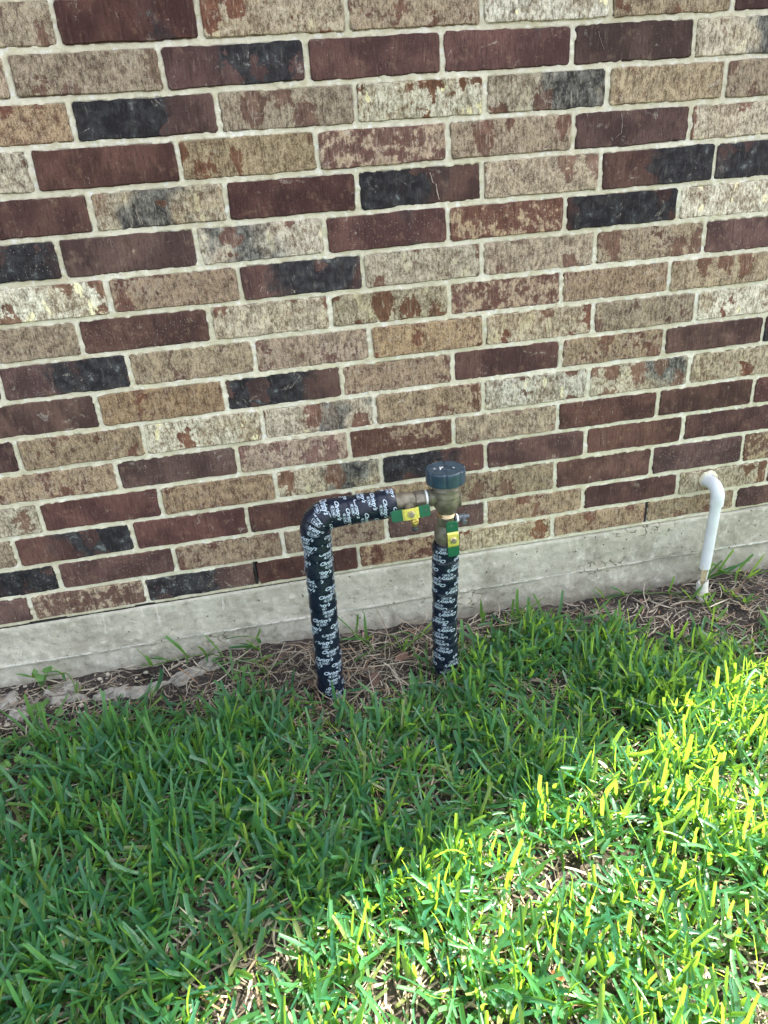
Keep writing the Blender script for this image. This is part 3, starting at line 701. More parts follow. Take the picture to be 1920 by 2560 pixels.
pebs = [(-.395, -.018, .0075, 'pale pebble near the wall at the far left'), (-.36, -.02, .006, 'small white pebble touching the foundation left of the weed'),
        (-.205, -.022, .0085, 'round tan pebble against the foundation by the straw'), (-.222, -.034, .006, 'grey pebble just left of the round tan one'),
        (-.115, -.035, .0065, 'whitish pebble between the straw and the long spill'), (-.135, -.05, .0055, 'small pebble beside the long cement spill'),
        (-.248, -.125, .009, 'angular white stone in the grass below the whitish spill'), (-.25, -.145, .007, 'white stone just below the angular one'),
        (-.285, -.135, .0065, 'flat tan pebble at the edge of the grass on the left'), (-.34, -.165, .006, 'pebble on bare soil at the left edge of the lawn'),
        (-.40, -.15, .008, 'grey stone under the clover at the left edge'), (.30, -.285, .004, 'tiny pale pebble in front of the left wrapped pipe')]
for i, (x, y, s, lb) in enumerate(pebs):
    o = link('pebble', pebble_mesh(s, i + 5), M_stone, None, False); o.location = (x, y, float(gz(x, y)) + s * .4 + .004); o.rotation_euler = (0, 0, i)
    tag(o, lb, 'stone', 'pebbles by the foundation')
protos = [pebble_mesh(1, 90 + i) for i in range(4)]
Vs = []; Fs = []; off = 0
px, py = scatter(900, -.6, .25, -.45, -.01, lambda x, y: (np.exp(-((x + .33) / .2) ** 2) * .9 + .08) * np.exp(-((y + .05) / .22) ** 2))
for x, y in zip(px, py):
    m = random.choice(protos); s = random.uniform(.0012, .0042)
    co = np.array([v.co[:] for v in m.vertices]) * s + (x, y, float(gz(x, y)) + s * .3 + .002); Vs.append(co)
    Fs.append(np.array([p.vertices[:] for p in m.polygons]) + off); off += len(co)
tag(link('gravel', np_mesh('gravel', np.vstack(Vs), np.vstack(Fs)), M_stone, None, False), 'fine pale gravel scattered on the soil at left', 'gravel', None, 'stuff')

# ------------------------------------------------------------------ grass runners, weeds, clover, leaves
def runner(pts, nodes, label, seed, group='grass runners along the foundation', bl=(.05, .09)):
    rs = np.random.default_rng(seed)
    x0, y0, z0 = pts[0]; root = tag(empty('grass_runner', (x0, y0, z0)), label, 'grass', group)
    P = np.array(pts, float); cum = np.r_[0, np.cumsum(np.linalg.norm(np.diff(P, axis=0), axis=1))]
    bm = bmesh.new(); rings = []; n = 14
    for s in np.linspace(0, cum[-1], n):
        c = Vector([float(np.interp(s, cum, P[:, k])) for k in range(3)]) - Vector((x0, y0, z0))
        s2 = min(s + .002, cum[-1]); c2 = Vector([float(np.interp(s2, cum, P[:, k])) for k in range(3)]) - Vector((x0, y0, z0))
        t = (c2 - c); t = t.normalized() if t.length > 1e-6 else tl; tl = t
        M = frame(t, (0, .1, 1) if abs(t.z) < .9 else (1, 0, 0)); rr = .0016
        rings.append([bm.verts.new(c + (M @ Vector((rr * math.cos(a), rr * math.sin(a), 0)))) for a in (0, 1.05, 2.1, 3.14, 4.19, 5.24)])
    for a, b in zip(rings[:-1], rings[1:]):
        for k in range(6): bm.faces.new((a[k], a[(k + 1) % 6], b[(k + 1) % 6], b[k]))
    bm_obj('stem', bm, M_weed, root, 60)
    N = nodes * 3; ss = np.repeat(np.linspace(.15, 1, nodes), 3) * cum[-1]
    base = np.stack([np.interp(ss, cum, P[:, k]) for k in range(3)], 1) - (x0, y0, z0)
    az = rs.uniform(np.pi, 2 * np.pi, N); az = np.where(rs.uniform(0, 1, N) < .35, rs.choice([0.05, 3.1], N), az)
    me = lambda i: blade_mesh('blade', *[q[i:i + 1] if isinstance(q, np.ndarray) else q for q in A])
    A = (base, az, rs.uniform(.25, 1.15, N), rs.normal(.3, .3, N), rs.uniform(*bl, N), rs.uniform(.006, .009, N), rs.uniform(0, 1, N) < .2,
                    rs.uniform(.1, .7, N), rs.uniform(0, .85, N), 6, rs.normal(0, .4, N), np.full(N, .2))
    for i in range(N): link('blade', me(i), M_grass, root, True)
g = lambda x, y, h=0: (x, y, float(gz(x, y)) + h)
runner([g(.12, -.10), g(.10, -.05, .01), g(.04, -.03, .02), g(-.02, -.025, .022), g(-.10, -.02, .015)], 6, 'green grass runner creeping left along foundation over the long cement spill', 1)
runner([g(.17, -.12), g(.165, -.07, .03), g(.16, -.04, .055)], 4, 'upright grass sprig leaning on the foundation left of the wrapped elbow pipe', 2)
runner([g(.44, -.10), g(.43, -.07, .02), g(.40, -.05, .03)], 3, 'grass sprig against the foundation just right of the left wrapped pipe', 3)
runner([g(-.26, -.10), g(-.275, -.05, .02), g(-.29, -.03, .035), g(-.37, -.02, .03)], 3, 'dark thin grass runner beside the whitish cement spill', 4, bl=(.025, .05))
runner([g(1.50, -.06), g(1.47, -.035, .02), g(1.42, -.03, .028), g(1.37, -.03, .02)], 5, 'grass runner climbing at the foundation right of the white conduit', 5, bl=(.05, .10))
runner([g(1.33, -.11), g(1.25, -.04, .012), g(1.16, -.02, .012), g(1.08, -.02, .01)], 5, 'low grass runner reaching left from the white conduit base', 6, bl=(.03, .055))
runner([g(.50, -.12), g(.52, -.10, .02), g(.55, -.10, .03)], 3, 'grass sprig touching the right wrapped pipe low on its left side', 7, bl=(.05, .08))
runner([g(1.02, -.20), g(1.01, -.16, .02), g(1.01, -.13, .05)], 4, 'upright dark grass sprig on bare soil halfway to the white conduit', 8, bl=(.04, .07))
runner([g(1.30, -.20), g(1.31, -.15, .01), g(1.32, -.10, .015)], 4, 'grass runner lying on bare soil in front of the conduit', 9, bl=(.03, .05))
runner([g(1.42, -.15), g(1.40, -.12, .01), g(1.39, -.09, .01)], 3, 'small grass tuft on soil right of the conduit base', 10, bl=(.03, .05))

def leaf_disc(bm, c, nrm, r, lobes=0, ang=0):
    M = Matrix.Translation(c) @ frame(nrm, (1, .2, 0)); n = 14
    ctr = bm.verts.new(c)
    ring = []
    for k in range(n):
        a = 2 * math.pi * k / n; rr = r * (1 + (.14 * math.cos(lobes * a) if lobes else 0))
        if not lobes: rr = r * (.78 + .32 * abs(math.sin(a / 2 + ang)))
        ring.append(bm.verts.new(M @ Vector((rr * math.cos(a), rr * math.sin(a), .18 * r * math.cos(2 * a)))))
    for k in range(n): bm.faces.new((ctr, ring[k], ring[(k + 1) % n]))
def stalk(bm, a, b, r=.0006):
    M = frame(Vector(b) - Vector(a), (1, .1, 0)); rings = [[bm.verts.new(Vector(p) + (M @ Vector((r * math.cos(t), r * math.sin(t), 0)))) for t in (0, 2.09, 4.19)] for p in (a, b)]
    for k in range(3): bm.faces.new((rings[0][k], rings[0][(k + 1) % 3], rings[1][(k + 1) % 3], rings[1][k]))
def tinted(o, r):
    me = o.data; at = me.color_attributes.new('tint', 'FLOAT_COLOR', 'POINT')
    at.data.foreach_set('color', np.tile(np.array([r, .8, .3, 1], np.float32), len(me.vertices)))
def clover(x, y, n, label, seed, spread=.02, r=.0045, h=.03):
    rs = random.Random(seed); z = float(gz(x, y)); root = tag(empty('clover', (x, y, z)), label, 'clover', 'clover sprigs in the lawn')
    bs = bmesh.new(); bl = bmesh.new()
    for i in range(n):
        tip = Vector((rs.gauss(0, spread), min(rs.gauss(0, spread), -.005 - y - .004), rs.uniform(h * .6, h * 1.2)))
        stalk(bs, (tip.x * .3, tip.y * .3, 0), tip); nr = Vector((rs.gauss(0, .3), -.4 + rs.gauss(0, .3), 1)); a0 = rs.uniform(0, 6)
        for k in range(3):
            a = a0 + k * 2.09; leaf_disc(bl, tip + Vector((math.cos(a), math.sin(a), .1)) * r * .95, nr + Vector((-math.cos(a), -math.sin(a), 0)) * .25, r)
    tinted(bm_obj('stem', bs, M_weed, root, 0), .5); o = bm_obj('leaf', bl, M_weed, root, 60); tinted(o, .8); o['kind'] = 'stuff'
clover(.105, -.135, 9, 'pale green clover cluster near the foundation left of the elbow pipe', 1, .03)
clover(-.365, -.235, 8, 'clover patch on bare soil at the left edge of the lawn', 2, .03)
clover(.275, -.365, 4, 'small clover pair in the shaded grass below the left pipe', 3, .012)
clover(.285, -.395, 2, 'single clover leaf just in front of the clover pair', 4, .008)
clover(.63, -.555, 3, 'clover sprig in the shaded lawn close to the sunlit edge', 5, .012)
clover(.98, -.24, 4, 'grey green clover tuft near the bare soil on the right', 6, .015)
clover(-.33, -.30, 5, 'clover sprigs in front of the clover patch at left', 7, .02)
def broad(x, y, n, label, seed, r=.010):
    rs = random.Random(seed); z = float(gz(x, y)); root = tag(empty('weed', (x, y, z)), label, 'weed', 'broad leaved weeds at the left')
    bs = bmesh.new()
    for i in range(n):
        tip = Vector((rs.gauss(0, .02), min(rs.gauss(-.005, .012), -.006 - y), rs.uniform(.012, .06)))
        bl = bmesh.new(); stalk(bs, (0, 0, 0), tip, .0009); leaf_disc(bl, tip, Vector((rs.gauss(0, .4), -.5, 1)), r * rs.uniform(.6, 1.1), 6)
        tinted(bm_obj('leaf', bl, M_weed, root, 60), .45)
    tinted(bm_obj('stem', bs, M_weed, root, 0), .4)
broad(-.355, -.035, 7, 'light green scalloped weed growing against the whitish cement spill', 1)
broad(-.335, -.135, 6, 'scalloped weed in front of the small cement lump', 2)
broad(-.255, -.228, 3, 'round leaf weed at the left edge of the grass', 3, .014)
M_leaf = simple('dry_leaf', (0.20, 0.065, 0.02), .7, 0, .3, 120); M_leaf2 = simple('old_leaf', (0.13, 0.075, 0.055), .8, 0, .35, 90)
def dead_leaf(x, y, L, W_, rot, mat, label, h=.02):
    bm = bmesh.new(); n = 8; rows = []
    for i in range(n + 1):
        s = i / n; w_ = W_ * math.sin(math.pi * min(1, s * .96 + .03)) ** .8 * .5
        rows.append([bm.verts.new((s * L - L / 2, w_ * q, .25 * abs(q) * w_ + .15 * L * (s - .5) ** 2 + .001 * math.sin(9 * s + q))) for q in (-1, -.5, 0, .5, 1)])
    for a, b in zip(rows[:-1], rows[1:]):
        for k in range(4): bm.faces.new((a[k], a[k + 1], b[k + 1], b[k]))
    o = bm_obj('dead_leaf', bm, mat, None, 60); o.location = (x, y, float(gz(x, y)) + h); o.rotation_euler = (.3, -.2, rot)
    tag(o, label, 'leaf', 'fallen dead leaves')
dead_leaf(.552, -.935, .024, .009, -1.0, M_leaf, 'orange brown dead leaf in the sunlit grass at the bottom', .035)
dead_leaf(.498, -.135, .04, .022, .4, M_leaf2, 'dark brown leaf on soil between the pipes near the right one', .010)
dead_leaf(.42, -.20, .045, .024, 1.2, M_leaf2, 'dark brown leaf on soil midway between the wrapped pipes', .010)
dead_leaf(.275, -.185, .035, .02, 2.2, M_leaf2, 'dark curled leaf at the left foot of the left wrapped pipe', .010)
dead_leaf(1.41, -.10, .04, .02, .2, M_leaf2, 'brown leaf lying on soil right of the white conduit', .008)
dead_leaf(1.17, -.055, .02, .014, .9, M_leaf2, 'small brown leaf on soil left of the white conduit', .008)

# ------------------------------------------------------------------ backflow preventer with wrapped pipes
def tape_material():
    t = NT('black_tape'); P = t.pos(); n = t.noise(P, 45, 4, .6); f = t.noise(P, 260, 3, .6)
    return t.done(t.bsdf(t.mix(n, (.004, .007, .016), (.008, .013, .028)), t.math('ADD', .17, t.math('MULTIPLY', n, .22)), 0, t.bump(t.math('ADD', n, t.math('MULTIPLY', f, .3)), .7, .0020), .32))
M_tape = tape_material()
M_print = simple('tape_print', (0.38, 0.47, 0.56), .35, 0, .05)
M_brass = simple('weathered_brass', (0.170, 0.150, 0.112), .45, .35, .35, 70, .25)
M_bronze = simple('bronze_body', (0.125, 0.117, 0.086), .42, .30, .35, 55, .25)
M_copper = simple('bright_thread', (0.55, 0.42, 0.24), .35, .9, .2, 200)
M_cap = simple('cap_plastic', (0.022, 0.046, 0.072), .32, 0, .2, 60, .1)  # blue of the reflected sky is put into the base colour
M_green = simple('green_grip', (0.003, 0.085, 0.040), .42, 0, .12, 90, .1)
M_yellow = simple('zinc_yellow', (0.62, 0.56, 0.13), .38, .45, .15, 120)
M_steel = simple('steel_nut', (0.52, 0.47, 0.30), .33, .85, .2, 200)
M_grey = simple('grey_cock', (0.10, 0.115, 0.13), .45, .3, .3, 120)
M_gold = simple('new_brass', (0.70, 0.52, 0.18), .30, .9, .12, 200)
M_black = simple('black_rubber', (0.012, 0.016, 0.016), .5)
M_tef = simple('white_seal_tape', (0.78, 0.80, 0.80), .6, 0, .06)
M_pvc = simple('white_pvc', (0.56, 0.59, 0.62), .38, 0, .05, 30)
M_pvc_old = simple('aged_pvc', (0.56, 0.55, 0.50), .55, 0, .14, 50)
M_wire = simple('tan_wire', (0.50, 0.42, 0.25), .5, 0, .15)
bf = tag(empty('backflow_preventer', (.590, -.215, 0)), 'bronze irrigation backflow preventer with dark cap between two black tape wrapped pipes', 'backflow preventer')
BO = Vector((.590, -.215, 0))
def B(x, y, z): return Vector((x, y, z)) - BO

class Path:
    """polyline in a vertical plane facing the camera; arc length lookup"""
    def __init__(s, pts):
        s.P = np.array(pts, float); s.c = np.r_[0, np.cumsum(np.linalg.norm(np.diff(s.P, axis=0), axis=1))]; s.L = s.c[-1]
    def at(s, v):
        return Vector([float(np.interp(v, s.c, s.P[:, k])) for k in range(3)])
    def fr(s, v):
        e = .006; a = s.at(max(0, v - e)); b = s.at(min(s.L, v + e)); T = (b - a).normalized()
        E = Vector((0, -1, 0)); E = (E - T * E.dot(T)).normalized(); return s.at(v), T, E, T.cross(E)
def wraps(L, seed, lo=.026, hi=.042):
    rs = random.Random(seed); v = 0; out = []
    while v < L:
        wdt = rs.uniform(.014, .024) if rs.random() < .3 else rs.uniform(.037, .041); out.append((v, min(v + wdt, L), rs.uniform(-.07, .07), rs.uniform(0, .06), rs.uniform(0, .012))); v += wdt
    return out
def radius(path, W_, v, th, r0, bulge=()):
    r = r0
    for (a, b, sl, du, dv) in W_:
        vv = v - sl * math.sin(th) * r0 * .8
        if a <= vv < b: r += .0019 * (1 - (vv - a) / (b - a)); break
    r += .0021 * (float(fbm(th * 1.3 + 7, v * 26, int(r0 * 1e5) % 97, 2)) - .5) * 2
    for (c, wdt, am) in bulge: r += am * math.exp(-((v - c) / wdt) ** 2)
    return r
def tube(path, W_, r0, bulge=(), taper0=0.0, taper1=0.0):
    nv = int(path.L / .0022); nu = 40; V = []
    for i in range(nv + 1):
        v = path.L * i / nv; c, T, E, S_ = path.fr(v)
        for k in range(nu):
            th = 2 * math.pi * k / nu; r = radius(path, W_, v, th, r0, bulge)
            if taper1 and path.L - v < taper1: r *= .80 + .20 * math.sin(math.pi / 2 * (path.L - v) / taper1)
            if taper0 and v < taper0: r *= .86 + .14 * math.sin(math.pi / 2 * v / taper0)
            V.append(c + (E * math.cos(th) + S_ * math.sin(th)) * r - BO)
    i = np.arange(nu * (nv + 1)).reshape(nv + 1, nu); j = np.roll(i, -1, 1)
    F = np.stack([i[:-1].ravel(), j[:-1].ravel(), j[1:].ravel(), i[1:].ravel()], 1)
    return np_mesh('insulated_pipe', np.array([v[:] for v in V]), F)
def glyphs(text, size, shear, bold, sx=1.0):
    cu = bpy.data.curves.new('t', 'FONT'); cu.body = text; cu.size = size; cu.shear = shear; cu.offset = bold; cu.resolution_u = 2; cu.align_x = 'CENTER'
    o = bpy.data.objects.new('t', cu); C.objects.link(o); bpy.context.view_layer.update()
    me = bpy.data.meshes.new_from_object(o.evaluated_get(bpy.context.evaluated_depsgraph_get()))
    V = np.array([v.co[:2] for v in me.vertices]); me.calc_loop_triangles(); T = np.array([t.vertices[:] for t in me.loop_triangles])
    bpy.data.objects.remove(o); bpy.data.meshes.remove(me)
    V[:, 0] *= sx; V[:, 0] -= (V[:, 0].min() + V[:, 0].max()) / 2
    return V, T
WORD = glyphs("Christy's", .0114, .42, .00026, .98)
MIL = glyphs('10 MIL', .0042, 0, .00014, 1.05)
def oval(w_, h_, t_):
    n = 22; V = []
    for k in range(n):
        a = 2 * math.pi * k / n; sx = math.copysign(abs(math.cos(a)) ** .75, math.cos(a)); sy = math.copysign(abs(math.sin(a)) ** .75, math.sin(a))
        V += [(sx * w_ / 2, sy * h_ / 2), (sx * (w_ / 2 - t_), sy * (h_ / 2 - t_))]
    T = []
    for k in range(n):
        a, b, c, d = 2 * k, 2 * k + 1, 2 * ((k + 1) % n), 2 * ((k + 1) % n) + 1; T += [(a, c, b), (b, c, d)]
    return np.array(V), np.array(T)
OV = oval(.0225, .0066, .00045); ICON = oval(.0036, .0036, .0010)
def lettering(path, W_, r0, bulge, rowskew, name, parent):
    allV = []; allF = []; off = 0; circ = 2 * math.pi * r0
    for (a, b, sl, du, dv) in W_:
        bm = bmesh.new()
        def put(VT, u, v):
            vs = [bm.verts.new((x + u, y + v, 0)) for x, y in VT[0]]
            for t in VT[1]:
                try: bm.faces.new([vs[i] for i in t])
                except ValueError: pass
        h = b - a
        for row in range(-1, 4):
            v0 = row * .0195 + dv * .35 + .0095
            if v0 > h + .01 or v0 < -.022: continue
            for col in range(3):
                u = (col + .5) * circ / 3 - circ / 2 + du + (row % 2) * .018
                u = (u + circ / 2) % circ - circ / 2
                put(WORD, u, v0); put(OV, u, v0 - .0055); put((MIL[0] + (.0025, 0), MIL[1]), u, v0 - .0070); put(ICON, u - .0078, v0 - .0055)
        for co, no in (((0, .0004, 0), (0, -1, 0)), ((0, h - .0004, 0), (0, 1, 0))):
            bmesh.ops.bisect_plane(bm, geom=bm.verts[:] + bm.edges[:] + bm.faces[:], plane_co=co, plane_no=no, clear_outer=True)
        bmesh.ops.triangulate(bm, faces=bm.faces[:])
        bm.verts.index_update()
        P = []
        for vt in bm.verts:
            u, v = vt.co.x, vt.co.y; th = u / r0; vv = a + v + sl * math.sin(th) * r0 * .8
            vv = min(max(vv, 0.001), path.L - .001)
            c, T, E, S_ = path.fr(vv); r = radius(path, W_, vv, th, r0, bulge) + .0008
            P.append((c + (E * math.cos(th) + S_ * math.sin(th)) * r - BO)[:])
        F = [[q.index for q in f.verts] for f in bm.faces]
        if P and F: allV.append(np.array(P)); allF.append(np.array(F) + off); off += len(P)
        bm.free()
    return link(name, np_mesh(name, np.vstack(allV), np.vstack(allF)), M_print, parent)
# left pipe: up, round the elbow, right to the valve
pts = [(.317, -.213, .012), (.321, -.213, .18), (.326, -.214, .36), (.3265, -.2145, .4175)]
rb = .038; c0 = (.3265 + rb, .4175)
for k in range(1, 13):
    a = math.pi - (math.pi / 2 - .03) * k / 12; pts.append((c0[0] + rb * math.cos(a), -.215, c0[1] + rb * math.sin(a)))
pts += [(.43, -.215, .4565), (.496, -.215, .4585)]
PL = Path(pts); WL = wraps(PL.L, 4)
bulL = ((.43, .035, .0030), (.30, .05, .0012), (.012, .012, .0020))
pl = link('insulated_pipe', tube(PL, WL, .0282, bulL, 0, .018), M_tape, bf, True)
lettering(PL, WL, .0282, bulL, 0, 'printed_lettering', pl)
# right riser, lettering upside down
PR = Path([(.598, -.215, .350), (.594, -.215, .25), (.588, -.214, .12), (.588, -.213, .012)]); WR = wraps(PR.L, 12)
bulR = ((.06, .05, .0010), (.31, .012, .0016))
pr = link('insulated_pipe', tube(PR, WR, .0272, bulR, .018, 0), M_tape, bf, True)
lettering(PR, WR, .0272, bulR, 0, 'printed_lettering', pr)
bm = bmesh.new(); lathe(bm, [(.021, -.03), (.021, .0155)], B(.320, -.2165, 0), (0, 0, 1), 32); bm_obj('pipe_stub', bm, M_pvc_old, bf)
# inlet ball valve (horizontal)
def hexmod(a, r, h, n=6):
    k = (a % (2 * math.pi / n)) - math.pi / n; return r / math.cos(k) * .97
bm = bmesh.new()
lathe(bm, [(.0185, -.004), (.0190, .000), (.0190, .006), (.0180, .007), (.0188, .008), (.0188, .026), (.0178, .032), (.0172, .042), (.0165, .046), (.0158, .050)], B(.486, -.215, .4585), (1, 0, 0.01), 36)
bm_obj('valve_body', bm, M_brass, bf)
bm = bmesh.new(); lathe(bm, [(.0168, 0), (.0176, .001), (.0176, .020), (.0168, .021)], B(.5365, -.215, .459), (1, 0, 0), 36, mod=lambda a, r, h: hexmod(a, r, h, 8)); bm_obj('hex_nut', bm, M_brass, bf)
bm = bmesh.new(); lathe(bm, [(.0150, 0), (.0160, .0008), (.0160, .0040), (.0150, .005)], B(.5578, -.215, .459), (1, 0, 0), 32); bm_obj('seal_ring', bm, M_tef, bf)
bm = bmesh.new()
lathe(bm, [(.0162, 0), (.0176, .002), (.0170, .0045), (.0180, .006), (.0176, .011), (.0160, .014), (.0165, .03)], B(.5628, -.215, .458), (1, 0, 0), 36); bm_obj('inlet_neck', bm, M_bronze, bf)
bm = bmesh.new()     # cylinder boss behind the handle
lathe(bm, [(.0105, 0), (.0105, .010), (.0085, .014)], B(.520, -.230, .452), (0, -1, 0), 24); bm_obj('stem_boss', bm, M_brass, bf)
# vacuum breaker body
bm = bmesh.new()
lathe(bm, [(.0175, .000), (.0180, .004), (.0215, .008), (.0262, .016), (.0282, .024), (.0290, .034), (.0284, .038), (.0296, .040), (.0296, .046), (.0280, .050), (.0285, .056), (.0262, .060), (.0262, .078)],
      B(.6035, -.215, .4185), (0, 0, 1), 48)
bm_obj('valve_body', bm, M_bronze, bf)
bm = bmesh.new()
prism(bm, rrect(-.015, .015, -.012, .012, .004), Matrix.Translation(B(.618, -.215, .447)) @ frame((1, -.35, 0), (0, 0, 1)), .0175, .001); bm_obj('side_flange', bm, M_bronze, bf)
bm = bmesh.new()
prism(bm, rrect(-.009, .009, -.003, .003, .002), Matrix.Translation(B(.606, -.2435, .474)) @ frame((0, -1, .05), (1, 0, 0)), .0012, .0004)
prism(bm, rrect(-.010, .010, -.0012, .0012, .001), Matrix.Translation(B(.606, -.2425, .4455)) @ frame((0, -1, .05), (1, 0, 0)), .0012, .0004)
bm_obj('cast_mark', bm, M_bronze, bf)
bm = bmesh.new()     # thread ring
lathe(bm, [(.0165, -.007), (.0182, -.006), (.0175, -.0045), (.0184, -.003), (.0175, -.0015), (.0184, 0), (.0172, .002)], B(.602, -.215, .4175), (0, 0, 1), 40); bm_obj('thread_ring', bm, M_copper, bf)
bm = bmesh.new(); lathe(bm, [(.0172, 0), (.0182, .0012), (.0182, .019), (.0172, .020)], B(.6005, -.215, .3915), (0, 0, 1), 42, mod=lambda a, r, h: hexmod(a + .25, r, h, 6)); bm_obj('hex_nut', bm, M_bronze, bf)
bm = bmesh.new(); lathe(bm, [(.0190, -.012), (.0215, -.004), (.0225, .002), (.0215, .003), (.0242, .006), (.0250, .014), (.0248, .026), (.0228, .034), (.0195, .040), (.0180, .043)], B(.600, -.215, .349), (0, 0, 1), 44); bm_obj('valve_body', bm, M_bronze, bf)
# cap
cap = None
capz = .4885; R_ = .0410
bm = bmesh.new()
def capmod(a, r, h):
    if r > .039:
        k = (a + .25) % (math.pi / 4); return r - (.0022 if k < .06 or k > math.pi / 4 - .03 else 0)
    return r
lathe(bm, [(.036, .002), (.0395, .0), (.0405, .001), (R_, .004), (R_, .0275), (.0402, .0292), (.0392, .0300), (.0386, .0285), (.010, .0283)], B(.6035, -.215, capz), (0, 0, 1), 96, mod=capmod)
cap = bm_obj('cap', bm, M_cap, bf, 25)
bm = bmesh.new()
for k in range(6):
    a0 = 2 * math.pi * k / 6 + .35; a1 = a0 + 2 * math.pi / 6; ri, ro, gp = .0125, .0372, .0009; out = []
    for j in range(9):
        a = a0 + gp / ro + (a1 - a0 - 2 * gp / ro) * j / 8; out.append((ro * math.cos(a), ro * math.sin(a)))
    for j in range(4, -1, -1):
        a = a0 + gp / ri + (a1 - a0 - 2 * gp / ri) * j / 4; out.append((ri * math.cos(a), ri * math.sin(a)))
    prism(bm, out, Matrix.Translation(B(.6035, -.215, capz + .0283)), .0014, .0002)
prism(bm, [(.0108 * math.cos(t / 4), .0108 * math.sin(t / 4)) for t in range(25)], Matrix.Translation(B(.6035, -.215, capz + .0283)), .0014, .0003)
bm_obj('cap_panels', bm, M_cap, cap, 30)
bm = bmesh.new()
rs = random.Random(3)
def ribbon(bm, pts, wd, z):
    pr_ = None
    for i in range(len(pts)):
        p = Vector((*pts[i], 0)); q = Vector((*pts[min(i + 1, len(pts) - 1)], 0)); p0 = Vector((*pts[max(i - 1, 0)], 0)); t = (q - p0).normalized(); n_ = Vector((-t.y, t.x, 0)) * wd / 2
        c = [bm.verts.new(B(.6035, -.215, z) + p + n_), bm.verts.new(B(.6035, -.215, z) + p - n_)]
        if pr_: bm.faces.new((pr_[0], c[0], c[1], pr_[1]))
        pr_ = c
for (cx, cy, s) in ((-.0205, .004, .0022), (.0175, -.0035, .0020)):
    ribbon(bm, [(cx + s * math.cos(a) * .9, cy + s * 1.6 * math.sin(a)) for a in (0.3, 1.2, 2.2, 3.2, 4.4, 5.4)], .0010, capz + .0300)
ribbon(bm, [(-.013, -.006), (-.009, -.001), (-.006, .006), (-.0085, .010), (-.011, .006), (-.007, .001), (-.003, .004), (-.0035, .009)], .0015, capz + .0301)
ribbon(bm, [(-.012, .0), (-.009, .003), (-.0075, .0)], .0013, capz + .0302)
bm_obj('painted_mark', bm, M_tef, cap, 0)
# valve handles
def handle(cx, cy, cz, ax, name_seed):
    """ax: unit vector along the bar"""
    ax = Vector(ax).normalized(); n = Vector((0, -1, .12)); n = (n - ax * n.dot(ax)).normalized(); sd_ = n.cross(ax)
    M = Matrix.Translation(B(cx, cy, cz)) @ Matrix((ax, sd_, n)).transposed().to_4x4()
    h = bpy.data.objects.new('handle', None)
    bm = bmesh.new(); T = Matrix.Translation
    prism(bm, rrect(-.0135, .0135, -.0118, .0118, .0015), M @ T((0, 0, .003)), .0022, .0004)
    for s in (-1, 1):
        prism(bm, rrect(-.003, .003, -.0116, .0116, .001), M @ T((s * .0145, 0, .0008)) @ Matrix.Rotation(s * .55, 4, 'Y'), .0028, .0004)
    ho = bm_obj('handle', bm, M_yellow, bf)
    for s in (-1, 1):
        bm = bmesh.new()
        prism(bm, rrect(.0165 if s > 0 else -.0405, .0405 if s > 0 else -.0165, -.0125, .0125, .005, 5, (1, 0, 0, 1) if s > 0 else (0, 1, 1, 0)), M @ T((0, 0, -.0012)), .0040, .0012)
        bm_obj('grip', bm, M_green, ho)
    bm = bmesh.new(); lathe(bm, [(.0024, 0), (.0024, .0006)], (M @ Vector((.0320, .002, .0029))), n, 16); bm_obj('hanging_hole', bm, M_grey, ho)
    bm = bmesh.new(); prism(bm, [(.0082 * math.cos(R(60 * k + 15)), .0082 * math.sin(R(60 * k + 15))) for k in range(6)], M @ T((0, 0, .0053)), .0048, .0008); nut = bm_obj('nut', bm, M_steel, ho)
    bm = bmesh.new(); lathe(bm, [(.0046, 0), (.0046, .0030), (.0038, .0038)], (M @ Vector((0, 0, .0102))), n, 20); bm_obj('stem', bm, M_brass, ho)
    return ho
handle(.5205, -.2460, .4435, (1, 0, .045), 1)
handle(.6055, -.2480, .3715, (-.02, 0, 1), 2)
bm = bmesh.new(); lathe(bm, [(.0085, 0), (.0085, .010)], B(.6045, -.237, .371), (0, -1, 0), 24); bm_obj('stem_boss', bm, M_bronze, bf)
# brass test cock under the inlet handle
bm = bmesh.new()
lathe(bm, [(.0060, -.012), (.0072, -.010), (.0085, -.002), (.0085, .006), (.0065, .010), (.0055, .014)], B(.5285, -.240, .4260), (0, -.1, -1), 24)
tc = bm_obj('test_cock', bm, M_gold, bf)
bm = bmesh.new(); lathe(bm, [(.0065, 0), (.0065, .005), (.0055, .006)], B(.5285, -.2465, .4250), (0, -1, .15), 24)
lathe(bm, [(.0012, 0), (.0012, .001)], B(.5285, -.251, .4255), (0, -1, .15), 8); bm_obj('slotted_screw', bm, M_gold, tc)
bm = bmesh.new(); prism(bm, rrect(-.0045, .0045, -.0006, .0006, .0004), Matrix.Translation(B(.5285, -.2525, .4257)) @ frame((0, -1, .15), (1, 0, .2)), .0005); bm_obj('screw_slot', bm, M_black, tc)
bm = bmesh.new(); lathe(bm, [(.0055, 0), (.0058, .003), (.0075, .0065), (.0072, .0095), (.0040, .0105)], B(.5285, -.2415, .4125), (0, -.1, -1), 24); bm_obj('rubber_cap', bm, M_black, tc)
